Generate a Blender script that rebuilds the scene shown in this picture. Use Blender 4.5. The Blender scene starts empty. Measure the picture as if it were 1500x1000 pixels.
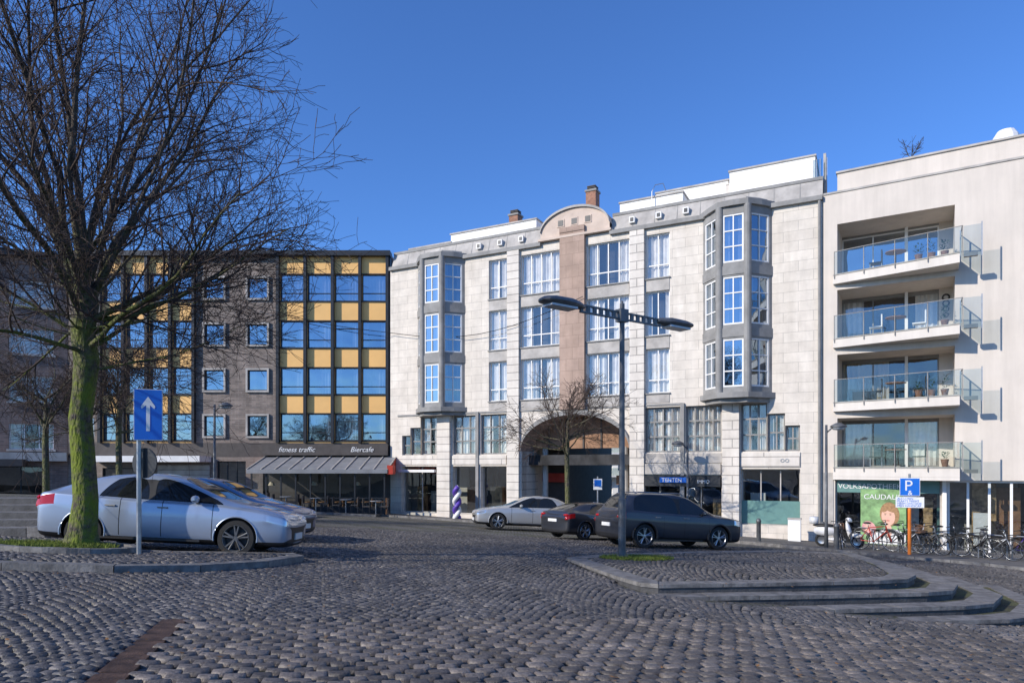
import bpy, bmesh, math, random
import numpy as np
from mathutils import Vector, Matrix
R = random.Random(7)
NR = np.random.RandomState(5)
scene = bpy.context.scene
EYE = 1.6

# ------------------------------------------------------------------ terrain
def gz(X, Y):
    Xc = np.clip(X, -40, 40); Yc = np.clip(Y, -20, 60)
    z = .27 - .048*Xc - .0447*Yc
    z = z - .055*np.clip(Xc-2, 0, 9)*np.clip(1-(Yc-8)/12, 0, 1)
    return z
def g(x, y): return float(gz(np.array(float(x)), np.array(float(y))))

# ------------------------------------------------------------------ materials
def nodes(m):
    m.use_nodes = True
    return m.node_tree.nodes, m.node_tree.links
def base(name, rough=.7, metal=0., spec=.5):
    m = bpy.data.materials.new(name); n, l = nodes(m)
    b = n['Principled BSDF']
    b.inputs['Roughness'].default_value = rough; b.inputs['Metallic'].default_value = metal
    b.inputs['Specular IOR Level'].default_value = spec
    return m, n, l, b
def rgb(c): return (c[0], c[1], c[2], 1)
def noise_col(n, l, vec, c, amt, scale, detail=3, c2=None):
    t = n.new('ShaderNodeTexNoise'); t.inputs['Scale'].default_value = scale; t.inputs['Detail'].default_value = detail
    t.inputs['Roughness'].default_value = .65
    l.new(vec, t.inputs['Vector'])
    r = n.new('ShaderNodeValToRGB'); l.new(t.outputs['Fac'], r.inputs['Fac'])
    e = r.color_ramp.elements; e[0].position = .32; e[1].position = .68
    e[0].color = rgb([x*(1-amt) for x in c]); e[1].color = rgb([min(1, x*(1+amt)) for x in (c2 or c)])
    return t, r.outputs['Color']
def bump(n, l, h, b, strength, dist=.01):
    bp = n.new('ShaderNodeBump'); bp.inputs['Strength'].default_value = strength; bp.inputs['Distance'].default_value = dist
    l.new(h, bp.inputs['Height']); l.new(bp.outputs['Normal'], b.inputs['Normal']); return bp
def mat(name, c, rough=.7, metal=0., var=.15, scale=3., bmp=0., bscale=60., spec=.5, c2=None):
    m, n, l, b = base(name, rough, metal, spec)
    tc = n.new('ShaderNodeTexCoord')
    t, col = noise_col(n, l, tc.outputs['Object'], c, var, scale, c2=c2)
    l.new(col, b.inputs['Base Color'])
    if bmp:
        t2 = n.new('ShaderNodeTexNoise'); t2.inputs['Scale'].default_value = bscale; t2.inputs['Detail'].default_value = 3
        l.new(tc.outputs['Object'], t2.inputs['Vector']); bump(n, l, t2.outputs['Fac'], b, bmp, .02)
    return m
def brickmat(name, c1, c2, mort, bw, bh, ms, bmp=.3, stain=.2, rough=.85, xy=False):
    m, n, l, b = base(name, rough)
    tc = n.new('ShaderNodeTexCoord'); sp = n.new('ShaderNodeSeparateXYZ'); cb = n.new('ShaderNodeCombineXYZ')
    l.new(tc.outputs['Object'], sp.inputs[0])
    ad = n.new('ShaderNodeMath'); ad.operation = 'ADD'
    l.new(sp.outputs['X'], ad.inputs[0]); l.new(sp.outputs['Y'], ad.inputs[1])
    if xy:
        l.new(sp.outputs['X'], cb.inputs[0]); l.new(sp.outputs['Y'], cb.inputs[1])
    else:
        l.new(ad.outputs[0], cb.inputs[0]); l.new(sp.outputs['Z'], cb.inputs[1])
    br = n.new('ShaderNodeTexBrick'); l.new(cb.outputs[0], br.inputs['Vector'])
    br.inputs['Color1'].default_value = rgb(c1); br.inputs['Color2'].default_value = rgb(c2); br.inputs['Mortar'].default_value = rgb(mort)
    br.inputs['Scale'].default_value = 1; br.inputs['Mortar Size'].default_value = ms
    br.inputs['Brick Width'].default_value = bw; br.inputs['Row Height'].default_value = bh; br.inputs['Bias'].default_value = 0
    br.inputs['Mortar Smooth'].default_value = .3
    t, col = noise_col(n, l, tc.outputs['Object'], (.9, .9, .9), stain, 1.3, 4)
    st = n.new('ShaderNodeMapping'); st.inputs['Scale'].default_value = (1, 1, .12)
    l.new(tc.outputs['Object'], st.inputs[0])
    t3, col3 = noise_col(n, l, st.outputs[0], (.95, .94, .92), stain*.7, 3, 4)
    mx = n.new('ShaderNodeMixRGB'); mx.blend_type = 'MULTIPLY'; mx.inputs[0].default_value = 1
    l.new(br.outputs['Color'], mx.inputs[1]); l.new(col, mx.inputs[2])
    mx2 = n.new('ShaderNodeMixRGB'); mx2.blend_type = 'MULTIPLY'; mx2.inputs[0].default_value = 1
    l.new(mx.outputs[0], mx2.inputs[1]); l.new(col3, mx2.inputs[2])
    l.new(mx2.outputs[0], b.inputs['Base Color'])
    iv = n.new('ShaderNodeMath'); iv.operation = 'SUBTRACT'; iv.inputs[0].default_value = 1; l.new(br.outputs['Fac'], iv.inputs[1])
    bump(n, l, iv.outputs[0], b, bmp, .01)
    return m
def rendermat(name, c):
    m, n, l, b = base(name, .92)
    tc = n.new('ShaderNodeTexCoord'); st = n.new('ShaderNodeMapping'); st.inputs['Scale'].default_value = (1.2, 1.2, .10)
    l.new(tc.outputs['Object'], st.inputs[0])
    t, col = noise_col(n, l, st.outputs[0], c, .07, 2.2, 5)
    t2, col2 = noise_col(n, l, tc.outputs['Object'], (.95, .95, .95), .06, .6, 4)
    mx = n.new('ShaderNodeMixRGB'); mx.blend_type = 'MULTIPLY'; mx.inputs[0].default_value = 1
    l.new(col, mx.inputs[1]); l.new(col2, mx.inputs[2]); l.new(mx.outputs[0], b.inputs['Base Color'])
    t3 = n.new('ShaderNodeTexNoise'); t3.inputs['Scale'].default_value = 70; l.new(tc.outputs['Object'], t3.inputs[0]); bump(n, l, t3.outputs['Fac'], b, .2, .01)
    return m
def glassmat(name, tint, refl, gcol=(.9, .95, 1), wav=.02):
    m = bpy.data.materials.new(name); n, l = nodes(m); n.clear()
    o = n.new('ShaderNodeOutputMaterial'); tr = n.new('ShaderNodeBsdfTransparent'); gl = n.new('ShaderNodeBsdfGlossy')
    tr.inputs[0].default_value = rgb(tint); gl.inputs['Color'].default_value = rgb(gcol); gl.inputs['Roughness'].default_value = .02
    mx = n.new('ShaderNodeMixShader'); mx.inputs[0].default_value = refl
    if wav:
        tc = n.new('ShaderNodeTexCoord'); t = n.new('ShaderNodeTexNoise'); t.inputs['Scale'].default_value = .9; t.inputs['Detail'].default_value = 1
        l.new(tc.outputs['Object'], t.inputs[0])
        bp = n.new('ShaderNodeBump'); bp.inputs['Strength'].default_value = 1; bp.inputs['Distance'].default_value = wav
        l.new(t.outputs['Fac'], bp.inputs['Height']); l.new(bp.outputs[0], gl.inputs['Normal'])
    l.new(tr.outputs[0], mx.inputs[1]); l.new(gl.outputs[0], mx.inputs[2]); l.new(mx.outputs[0], o.inputs[0])
    return m

M = {}
M['travertine'] = brickmat('travertine', (.80, .735, .65), (.73, .665, .585), (.48, .44, .39), 1.25, .45, .010, .2, .12)
M['pier'] = brickmat('pier_stone', (.79, .735, .66), (.75, .69, .62), (.38, .35, .32), 3.0, .42, .025, .4, .12)
M['greyc'] = mat('grey_concrete', (.24, .235, .225), .7, var=.2, scale=1.5, bmp=.2)
M['greylt'] = mat('light_grey_cladding', (.40, .375, .345), .75, var=.25, scale=1.2, bmp=.2)
M['pink'] = brickmat('pink_sandstone', (.50, .36, .29), (.46, .33, .26), (.32, .23, .18), .7, .6, .012, .2, .15)
M['gable'] = mat('gable_render', (.56, .45, .37), .8, var=.12, scale=1.5)
M['white'] = mat('white_paint', (.76, .75, .73), .5, var=.05)
M['penthouse'] = mat('white_render', (.84, .82, .78), .8, var=.06, scale=.8)
M['brown_int'] = mat('passage_brown', (.30, .17, .10), .8, var=.2)
M['render'] = rendermat('beige_render', (.64, .575, .505))
M['render2'] = rendermat('light_render', (.66, .61, .55))
M['orange'] = mat('ochre_panel', (.86, .50, .17), .6, var=.06, scale=.8)
M['brick'] = brickmat('dark_brick', (.33, .26, .22), (.20, .16, .14), (.32, .29, .26), .42, .11, .012, .6, .25)
M['brick2'] = brickmat('red_brick', (.34, .22, .18), (.22, .15, .13), (.3, .27, .24), .42, .11, .012, .6, .25)
M['dark'] = mat('dark_metal', (.028, .03, .034), .45, .3, var=.2)
M['black'] = mat('black_plastic', (.012, .012, .013), .5, var=.2)
M['fascia'] = mat('brown_fascia', (.07, .06, .055), .7, var=.2)
M['room'] = mat('room_dark', (.04, .04, .042), .9, var=.6, scale=1)
M['curtain'] = mat('curtain', (.80, .77, .72), .95, var=.12)
M['curtain2'] = mat('curtain_beige', (.50, .43, .31), .95, var=.1)
M['glass'] = glassmat('window_glass', (.85, .86, .86), .14)
M['blueglass'] = glassmat('reflective_glass', (.40, .44, .50), .42, (.72, .84, .95))
M['shopglass'] = glassmat('shop_glass', (.72, .76, .75), .14, (.9, .95, 1), .01)
M['rail'] = glassmat('railing_glass', (.74, .79, .78), .07, (.9, 1, .98), .0)
M['steel'] = mat('galvanised_steel', (.35, .36, .37), .4, .8, var=.15, scale=8)
M['lampgrey'] = mat('lamp_paint', (.11, .115, .12), .45, .2, var=.3, scale=5)
M['bluestone'] = mat('bluestone', (.06, .06, .062), .7, var=.35, scale=4, bmp=.5, bscale=25)
M['stonetread'] = mat('worn_bluestone', (.155, .148, .14), .75, var=.45, scale=5, bmp=.4, bscale=25)
M['blue'] = mat('sign_blue', (.01, .14, .58), .35, var=.03)
M['red'] = mat('red_canvas', (.45, .04, .02), .7, var=.1)
M['orangepole'] = mat('orange_paint', (.8, .2, .02), .5, var=.1)
M['canopy'] = mat('canopy_grey', (.22, .225, .235), .55, var=.15, scale=2)
M['greenfilm'] = mat('green_film', (.12, .24, .22), .4, var=.1)
M['skin'] = mat('poster_skin', (.75, .45, .33), .5, var=.05)
M['hair'] = mat('poster_hair', (.35, .2, .09), .5, var=.3, scale=12)
M['postergreen'] = mat('poster_green', (.20, .34, .14), .5, var=.5, scale=2.5)
M['pink_print'] = mat('poster_pink', (.7, .35, .33), .5, var=.3, scale=6)
M['lip'] = mat('poster_lips', (.5, .08, .08), .5, var=.0)
M['purple'] = mat('purple_print', (.10, .05, .36), .5, var=.3, scale=5)
M['wood'] = mat('wood', (.28, .14, .07), .6, var=.3)
M['rust'] = mat('rusty_steel', (.11, .065, .042), .6, .4, var=.5, scale=7, bmp=.4)
M['grass'] = mat('grass', (.11, .14, .02), .9, var=.6, scale=12, bmp=1, bscale=60, c2=(.17, .21, .03))
M['leaf'] = mat('dry_leaf', (.20, .10, .035), .8, var=.6, scale=9)
M['plant'] = mat('pot_plant_leaf', (.05, .10, .03), .7, var=.4, scale=9)
M['terracotta'] = mat('chimney_brick', (.28, .14, .09), .8, var=.3, scale=8)
M['rim'] = mat('alloy_rim', (.45, .46, .47), .3, .9, var=.1)
M['tire'] = mat('tyre', (.018, .018, .018), .85, var=.2)
M['plate'] = mat('number_plate', (.7, .7, .68), .4, var=.02)
M['lampglass'] = mat('lamp_cover', (.5, .53, .56), .25, var=.1)
M['yellowcase'] = mat('sign_white', (.78, .78, .76), .4, var=.03)
M['litshop'] = mat('shop_display', (.45, .30, .16), .7, var=.7, scale=3)

def barkmat(name, moss):
    m, n, l, b = base(name, .95)
    tc = n.new('ShaderNodeTexCoord')
    t, col = noise_col(n, l, tc.outputs['Object'], (.05, .04, .032), .45, 14, c2=(.10, .08, .065))
    t2 = n.new('ShaderNodeTexNoise'); t2.inputs['Scale'].default_value = 3.2; t2.inputs['Detail'].default_value = 6; t2.inputs['Roughness'].default_value = .7
    l.new(tc.outputs['Object'], t2.inputs[0])
    r = n.new('ShaderNodeValToRGB'); l.new(t2.outputs['Fac'], r.inputs[0]); r.color_ramp.elements[0].position = .38; r.color_ramp.elements[1].position = .56
    sp = n.new('ShaderNodeSeparateXYZ'); l.new(tc.outputs['Object'], sp.inputs[0])
    mr = n.new('ShaderNodeMapRange'); l.new(sp.outputs['Z'], mr.inputs[0]); mr.inputs[1].default_value = 6.0; mr.inputs[2].default_value = 2.5
    mr.inputs[3].default_value = .03; mr.inputs[4].default_value = moss
    mu = n.new('ShaderNodeMath'); mu.operation = 'MULTIPLY'; l.new(r.outputs[0], mu.inputs[0]); l.new(mr.outputs[0], mu.inputs[1])
    mx = n.new('ShaderNodeMixRGB'); l.new(mu.outputs[0], mx.inputs[0]); l.new(col, mx.inputs[1]); mx.inputs[2].default_value = (.15, .19, .015, 1)
    l.new(mx.outputs[0], b.inputs['Base Color'])
    t3 = n.new('ShaderNodeTexNoise'); t3.inputs['Scale'].default_value = 22; t3.inputs['Detail'].default_value = 4
    mp = n.new('ShaderNodeMapping'); mp.inputs['Scale'].default_value = (1, 1, .35); l.new(tc.outputs['Object'], mp.inputs[0]); l.new(mp.outputs[0], t3.inputs[0])
    bump(n, l, t3.outputs['Fac'], b, 1.0, .08)
    return m
M['bark'] = barkmat('mossy_bark', .95)
M['twig'] = mat('twig_bark', (.06, .04, .032), .9, var=.3, scale=4)
M['bark2'] = barkmat('bark', .35)

def settmat(name, ca, cb, cc):
    m, n, l, b = base(name, .55)
    at = n.new('ShaderNodeAttribute'); at.attribute_name = 'rnd'
    r = n.new('ShaderNodeValToRGB'); l.new(at.outputs['Fac'], r.inputs[0])
    e = r.color_ramp.elements; e[0].color = rgb(ca); e[1].color = rgb(cb); x = e.new(.6); x.color = rgb(cc)
    tc = n.new('ShaderNodeTexCoord')
    t, col = noise_col(n, l, tc.outputs['Object'], (.85, .85, .85), .45, 35, 3)
    t4, col4 = noise_col(n, l, tc.outputs['Object'], (.88, .88, .88), .38, .45, 4)
    mx = n.new('ShaderNodeMixRGB'); mx.blend_type = 'MULTIPLY'; mx.inputs[0].default_value = 1
    l.new(r.outputs[0], mx.inputs[1]); l.new(col, mx.inputs[2])
    mx2 = n.new('ShaderNodeMixRGB'); mx2.blend_type = 'MULTIPLY'; mx2.inputs[0].default_value = 1
    l.new(mx.outputs[0], mx2.inputs[1]); l.new(col4, mx2.inputs[2])
    l.new(mx2.outputs[0], b.inputs['Base Color'])
    bump(n, l, t.outputs['Fac'], b, .8, .012)
    return m
M['sett'] = settmat('porphyry_setts', (.105, .096, .090), (.25, .225, .205), (.165, .152, .143))
M['sett2'] = settmat('large_setts', (.125, .108, .095), (.33, .28, .24), (.21, .182, .16))
def groundmat():
    m, n, l, b = base('sett_joints', .9)
    tc = n.new('ShaderNodeTexCoord')
    v = n.new('ShaderNodeTexVoronoi'); v.inputs['Scale'].default_value = 8; v.inputs['Randomness'].default_value = .45
    v.feature = 'DISTANCE_TO_EDGE'; l.new(tc.outputs['Object'], v.inputs['Vector'])
    r = n.new('ShaderNodeValToRGB'); l.new(v.outputs['Distance'], r.inputs[0]); r.color_ramp.elements[0].position = .05; r.color_ramp.elements[1].position = .16
    t, col = noise_col(n, l, tc.outputs['Object'], (.135, .125, .118), .4, 1.1, 6)
    t2, col2 = noise_col(n, l, tc.outputs['Object'], (.03, .027, .02), .3, .8, 3, c2=(.05, .055, .02))
    mx = n.new('ShaderNodeMixRGB'); l.new(r.outputs[0], mx.inputs[0]); l.new(col2, mx.inputs[1]); l.new(col, mx.inputs[2])
    l.new(mx.outputs[0], b.inputs['Base Color'])
    bump(n, l, r.outputs[0], b, .5, .02)
    return m
M['ground'] = groundmat()
M['joint'] = mat('sett_joint_sand', (.04, .036, .026), .95, var=.5, scale=2, bmp=.5, c2=(.06, .065, .02))
M['paving'] = brickmat('concrete_paving', (.21, .195, .18), (.17, .16, .15), (.07, .07, .065), .6, .3, .02, .3, .3, xy=True)

# ------------------------------------------------------------------ mesh builder
class MB:
    def __init__(s): s.v = []; s.f = []; s.m = []; s.mats = []
    def mi(s, k):
        k = M[k] if isinstance(k, str) else k
        if k not in s.mats: s.mats.append(k)
        return s.mats.index(k)
    def poly(s, pts, k):
        i = len(s.v); s.v += [tuple(p) for p in pts]; s.f.append(tuple(range(i, i+len(pts)))); s.m.append(s.mi(k))
    def mesh(s, vs, fs, k):
        i = len(s.v); s.v += [tuple(p) for p in vs]; mi = s.mi(k)
        for f in fs: s.f.append(tuple(i+a for a in f)); s.m.append(mi)
    def hexa(s, c, k):
        s.mesh(c, [(0, 3, 2, 1), (4, 5, 6, 7), (0, 1, 5, 4), (1, 2, 6, 5), (2, 3, 7, 6), (3, 0, 4, 7)], k)
    def box(s, fr, a0, a1, d0, d1, z0, z1, k):
        P = [pt(fr, a0, d0, z0), pt(fr, a1, d0, z0), pt(fr, a1, d1, z0), pt(fr, a0, d1, z0),
             pt(fr, a0, d0, z1), pt(fr, a1, d0, z1), pt(fr, a1, d1, z1), pt(fr, a0, d1, z1)]
        s.hexa(P, k)
    def prism(s, poly, z0, z1, k, ktop=None):
        n = len(poly); zf0 = z0 if callable(z0) else (lambda x, y: z0); zf1 = z1 if callable(z1) else (lambda x, y: z1)
        lo = [(p[0], p[1], zf0(*p)) for p in poly]; hi = [(p[0], p[1], zf1(*p)) for p in poly]
        s.poly(hi, ktop or k); s.poly(lo[::-1], k)
        for i in range(n):
            j = (i+1) % n; s.poly([lo[i], lo[j], hi[j], hi[i]], k)
    def tube(s, pts, rad, n, k, cap=True):
        pts = [Vector(p) for p in pts]
        if not hasattr(rad, '__len__'): rad = [rad]*len(pts)
        vs = []; fs = []
        for i, p in enumerate(pts):
            d = (pts[min(i+1, len(pts)-1)]-pts[max(i-1, 0)]).normalized()
            up = Vector((0, 0, 1)) if abs(d.z) < .9 else Vector((1, 0, 0))
            a = d.cross(up).normalized(); b = d.cross(a)
            for j in range(n):
                t = 2*math.pi*j/n; vs.append(p+(a*math.cos(t)+b*math.sin(t))*rad[i])
        for i in range(len(pts)-1):
            for j in range(n):
                q = (j+1) % n; fs.append((i*n+j, i*n+q, (i+1)*n+q, (i+1)*n+j))
        if cap:
            fs.append(tuple(range(n))[::-1]); fs.append(tuple((len(pts)-1)*n+j for j in range(n)))
        s.mesh(vs, fs, k)
    def lathe(s, prof, c, ax, n, k, closed=False):
        ax = Vector(ax).normalized(); up = Vector((0, 0, 1)) if abs(ax.z) < .9 else Vector((1, 0, 0))
        a = ax.cross(up).normalized(); b = ax.cross(a); c = Vector(c); vs = []; fs = []
        m = len(prof)
        for r, h in prof:
            for j in range(n):
                t = 2*math.pi*j/n; vs.append(c+ax*h+(a*math.cos(t)+b*math.sin(t))*r)
        for i in range(m if closed else m-1):
            i2 = (i+1) % m
            for j in range(n):
                q = (j+1) % n; fs.append((i*n+j, i*n+q, i2*n+q, i2*n+j))
        s.mesh(vs, fs, k)
    def ell(s, c, r, k, n=12, mrot=None):
        vs = []; fs = []; h = n//2
        for i in range(h+1):
            ph = math.pi*i/h
            for j in range(n):
                th = 2*math.pi*j/n
                p = Vector((r[0]*math.sin(ph)*math.cos(th), r[1]*math.sin(ph)*math.sin(th), r[2]*math.cos(ph)))
                if mrot: p = mrot @ p
                vs.append(p+Vector(c))
        for i in range(h):
            for j in range(n):
                q = (j+1) % n; fs.append((i*n+j, i*n+q, (i+1)*n+q, (i+1)*n+j))
        s.mesh(vs, fs, k)
    def build(s, name, mtx=None, smooth=False, parent=None):
        me = bpy.data.meshes.new(name); me.from_pydata(s.v, [], s.f)
        for k in s.mats: me.materials.append(k)
        me.polygons.foreach_set('material_index', s.m)
        if smooth: me.polygons.foreach_set('use_smooth', [True]*len(s.f))
        me.update()
        o = bpy.data.objects.new(name, me); scene.collection.objects.link(o)
        if mtx is not None: o.matrix_world = mtx
        if parent: o.parent = parent
        return o
def pt(fr, a, d, z): return (fr[0]+fr[2]*a-fr[3]*d, fr[1]+fr[3]*a+fr[2]*d, z)
F0 = (0, 0, 1, 0)
def frame2(p0, p1):
    d = Vector((p1[0]-p0[0], p1[1]-p0[1])); L = d.length; d /= L
    return (p0[0], p0[1], d.x, d.y), L

def curtain(mb, fr, x0, x1, z0, z1, d, k='curtain'):
    n = max(2, int((x1-x0)/.10)); xs = [x0+(x1-x0)*i/n for i in range(n+1)]
    ds = [d+(.065 if i % 2 else -.03)+R.uniform(-.03, .03) for i in range(n+1)]
    for i in range(n):
        mb.poly([pt(fr, xs[i], ds[i], z0), pt(fr, xs[i+1], ds[i+1], z0), pt(fr, xs[i+1], ds[i+1], z1), pt(fr, xs[i], ds[i], z1)], k)
def window(mb, fr, x0, x1, z0, z1, rd=.15, nx=2, tr=(), fm='white', gm='glass', cur='rand', fw=.06, mw=.05, room='room', bd=.55):
    for a, b, c, d in ((x0, x0+fw, z0, z1), (x1-fw, x1, z0, z1), (x0+fw, x1-fw, z0, z0+fw), (x0+fw, x1-fw, z1-fw, z1)):
        mb.box(fr, a, b, rd-.04, rd+.05, c, d, fm)
    for i in range(1, nx):
        x = x0+(x1-x0)*i/nx; mb.box(fr, x-mw/2, x+mw/2, rd-.035, rd+.045, z0+fw, z1-fw, fm)
    for f in tr:
        z = z0+(z1-z0)*f; mb.box(fr, x0+fw, x1-fw, rd-.03, rd+.04, z-mw/2, z+mw/2, fm)
    for i in range(nx):
        a = x0+fw*.5+(x1-x0-fw)*i/nx; b = x0+fw*.5+(x1-x0-fw)*(i+1)/nx; e = R.uniform(-.006, .006); e2 = R.uniform(-.006, .006)
        mb.poly([pt(fr, a, rd+.01+e, z0+.02), pt(fr, b, rd+.01-e, z0+.02), pt(fr, b, rd+.01-e+e2, z1-.02), pt(fr, a, rd+.01+e+e2, z1-.02)], gm)
    mb.poly([pt(fr, x0-.1, bd, z0-.1), pt(fr, x1+.1, bd, z0-.1), pt(fr, x1+.1, bd, z1+.1), pt(fr, x0-.1, bd, z1+.1)], room)
    if cur == 'rand': cur = R.choice(['full', 'full', 'side', 'side', 'left'])
    w = x1-x0; D = rd+.14
    if cur == 'full': curtain(mb, fr, x0, x1, z0, z1, D)
    elif cur == 'gap':
        q = R.uniform(.38, .46); curtain(mb, fr, x0, x0+w*q, z0, z1, D); curtain(mb, fr, x1-w*q, x1, z0, z1, D)
    elif cur == 'side':
        q = R.uniform(.22, .34); curtain(mb, fr, x0, x0+w*q, z0, z1, D); curtain(mb, fr, x1-w*q, x1, z0, z1, D)
    elif cur == 'left': curtain(mb, fr, x0, x0+w*.6, z0, z1, D)
    elif cur == 'beige': curtain(mb, fr, x0, x0+w*.5, z0, z1, D, 'curtain2')
    elif cur == 'blind': mb.poly([pt(fr, x0, D, z0+(z1-z0)*.35), pt(fr, x1, D, z0+(z1-z0)*.35), pt(fr, x1, D, z1), pt(fr, x0, D, z1)], 'curtain2')
def wall(mb, fr, a0, a1, z0, z1, ops, k, rk=None, rd=.15):
    xs = sorted({a0, a1, *[o[0] for o in ops], *[o[1] for o in ops]}); zs = sorted({z0, z1, *[o[2] for o in ops], *[o[3] for o in ops]})
    xs = [x for x in xs if a0-1e-6 <= x <= a1+1e-6]; zs = [z for z in zs if z0-1e-6 <= z <= z1+1e-6]
    for i in range(len(xs)-1):
        for j in range(len(zs)-1):
            cx = (xs[i]+xs[i+1])/2; cz = (zs[j]+zs[j+1])/2
            if any(o[0] < cx < o[1] and o[2] < cz < o[3] for o in ops): continue
            mb.poly([pt(fr, xs[i], 0, zs[j]), pt(fr, xs[i+1], 0, zs[j]), pt(fr, xs[i+1], 0, zs[j+1]), pt(fr, xs[i], 0, zs[j+1])], k)
    rk = rk or k
    for o in ops:
        x0, x1, y0, y1 = o[:4]; st = o[4] if len(o) > 4 else {}
        r = (st or {}).get('rd', rd)+.1 if st is not None else .6
        for q in ([(x0, y0), (x0, y1)], [(x1, y0), (x1, y1)], [(x0, y1), (x1, y1)], [(x0, y0), (x1, y0)]):
            mb.poly([pt(fr, q[0][0], 0, q[0][1]), pt(fr, q[1][0], 0, q[1][1]), pt(fr, q[1][0], r, q[1][1]), pt(fr, q[0][0], r, q[0][1])], rk)
        if st is not None: window(mb, fr, x0, x1, y0, y1, **{'rd': rd, **st})
def frame_matrix(A, B):
    d = Vector((B[0]-A[0], B[1]-A[1], 0)); L = d.length; d.normalize(); n = Vector((-d.y, d.x, 0))
    m = Matrix.Identity(4); m.col[0][:3] = d; m.col[1][:3] = n; m.col[2][:3] = (0, 0, 1); m.col[3][:3] = (A[0], A[1], 0)
    return m, L
def text(parent, body, size, x, d, z, k, rotz=0, ext=.01, align='LEFT', shear=0):
    c = bpy.data.curves.new('lettering', 'FONT'); c.body = body; c.size = size; c.extrude = ext; c.align_x = align; c.shear = shear
    o = bpy.data.objects.new('lettering', c); scene.collection.objects.link(o); c.materials.append(M[k])
    o.parent = parent; o.matrix_local = Matrix.Translation((x, d, z)) @ Matrix.Rotation(rotz, 4, 'Z') @ Matrix.Rotation(math.pi/2, 4, 'X')
    return o
def potplant(mb, x, y, z, h=.5, r=.25, n=60, k='plant', pot='terracotta'):
    mb.lathe([(.09, 0), (.15, .3), (.13, .3), (0, .27)], (x, y, z), (0, 0, 1), 12, pot)
    for q in range(n):
        a = R.uniform(0, 6.28); e = R.uniform(.1, 1); p0 = Vector((x+r*e*.6*math.cos(a), y+r*e*.6*math.sin(a), z+.3+h*R.uniform(.1, 1)))
        d = Vector((math.cos(a), math.sin(a), R.uniform(-.4, 1)))*.09; s = Vector((-math.sin(a), math.cos(a), 0))*.03
        mb.poly([p0, p0+d*.5+s, p0+d, p0+d*.5-s], k)

# ------------------------------------------------------------------ ground sheet
def ground():
    c = lambda a, b, s: list(np.arange(a, b, s))
    xs = [-600, -200, -80]+c(-45, 46, 1.5)+[80, 200, 600]; ys = [-300, -80]+c(-21, 62, 1.5)+[100, 300, 900]
    X, Y = np.meshgrid(xs, ys); Z = gz(X, Y)-.016
    mb = MB(); nx = len(xs); vs = list(zip(X.ravel(), Y.ravel(), Z.ravel()))
    fs = [(j*nx+i, j*nx+i+1, (j+1)*nx+i+1, (j+1)*nx+i) for j in range(len(ys)-1) for i in range(nx-1)]
    mb.mesh([tuple(map(float, v)) for v in vs], fs, 'ground'); mb.build('ground', smooth=True)
ground()

def inpoly(x, y, P):
    r = np.zeros(x.shape, bool); n = len(P)
    for i in range(n):
        x0, y0 = P[i]; x1, y1 = P[(i+1) % n]
        c = ((y0 > y) != (y1 > y)) & (x < (x1-x0)*(y-y0)/((y1-y0)+1e-12)+x0); r ^= c
    return r
def stones(name, cx, cy, ux, uy, hw, hh, zf, k, detail, off=0., var=.008):
    n = len(cx); jit = lambda s: NR.uniform(-s, s, n)
    rings = [(1., -.03), (.96, -.003), (.86, .009), (.50, .014)] if detail == 2 else ([(1., -.03), (.95, .002), (.70, .013)] if detail else [(1., -.03), (.82, .010)])
    h = NR.uniform(0, var, n); tx = jit(.004); ty = jit(.004)
    cj = [(jit(.10), jit(.10)) for _ in range(4)]
    V = []
    for sc, z in rings:
        for q, (sx, sy) in enumerate(((-1, -1), (1, -1), (1, 1), (-1, 1))):
            a = (sx+cj[q][0])*hw*sc; b = (sy+cj[q][1])*hh*sc
            x = cx+ux*a-uy*b; y = cy+uy*a+ux*b
            V.append(np.stack([x, y, zf(x, y)+off+z+(h+sx*tx+sy*ty if z > -.02 else 0)], 1))
    k4 = len(V); V = np.stack(V, 1).reshape(-1, 3)
    F = []
    for r in range(len(rings)-1):
        for q in range(4): F.append([r*4+q, r*4+(q+1) % 4, (r+1)*4+(q+1) % 4, (r+1)*4+q])
    t = (len(rings)-1)*4; F.append([t, t+1, t+2, t+3]); F = np.array(F); nf = len(F)
    FF = (F[None]+(np.arange(n)*k4)[:, None, None]).reshape(-1)
    me = bpy.data.meshes.new(name); me.vertices.add(len(V)); me.vertices.foreach_set('co', V.astype(np.float32).ravel())
    me.loops.add(len(FF)); me.loops.foreach_set('vertex_index', FF.astype(np.int32))
    me.polygons.add(n*nf); me.polygons.foreach_set('loop_start', np.arange(0, len(FF), 4, dtype=np.int32))
    me.update(calc_edges=True)
    me.polygons.foreach_set('use_smooth', np.ones(n*nf, bool))
    at = me.attributes.new('rnd', 'FLOAT', 'FACE'); at.data.foreach_set('value', np.repeat(NR.rand(n), nf).astype(np.float32))
    me.materials.append(M[k]); me.validate()
    o = bpy.data.objects.new(name, me); scene.collection.objects.link(o); return o

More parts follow.
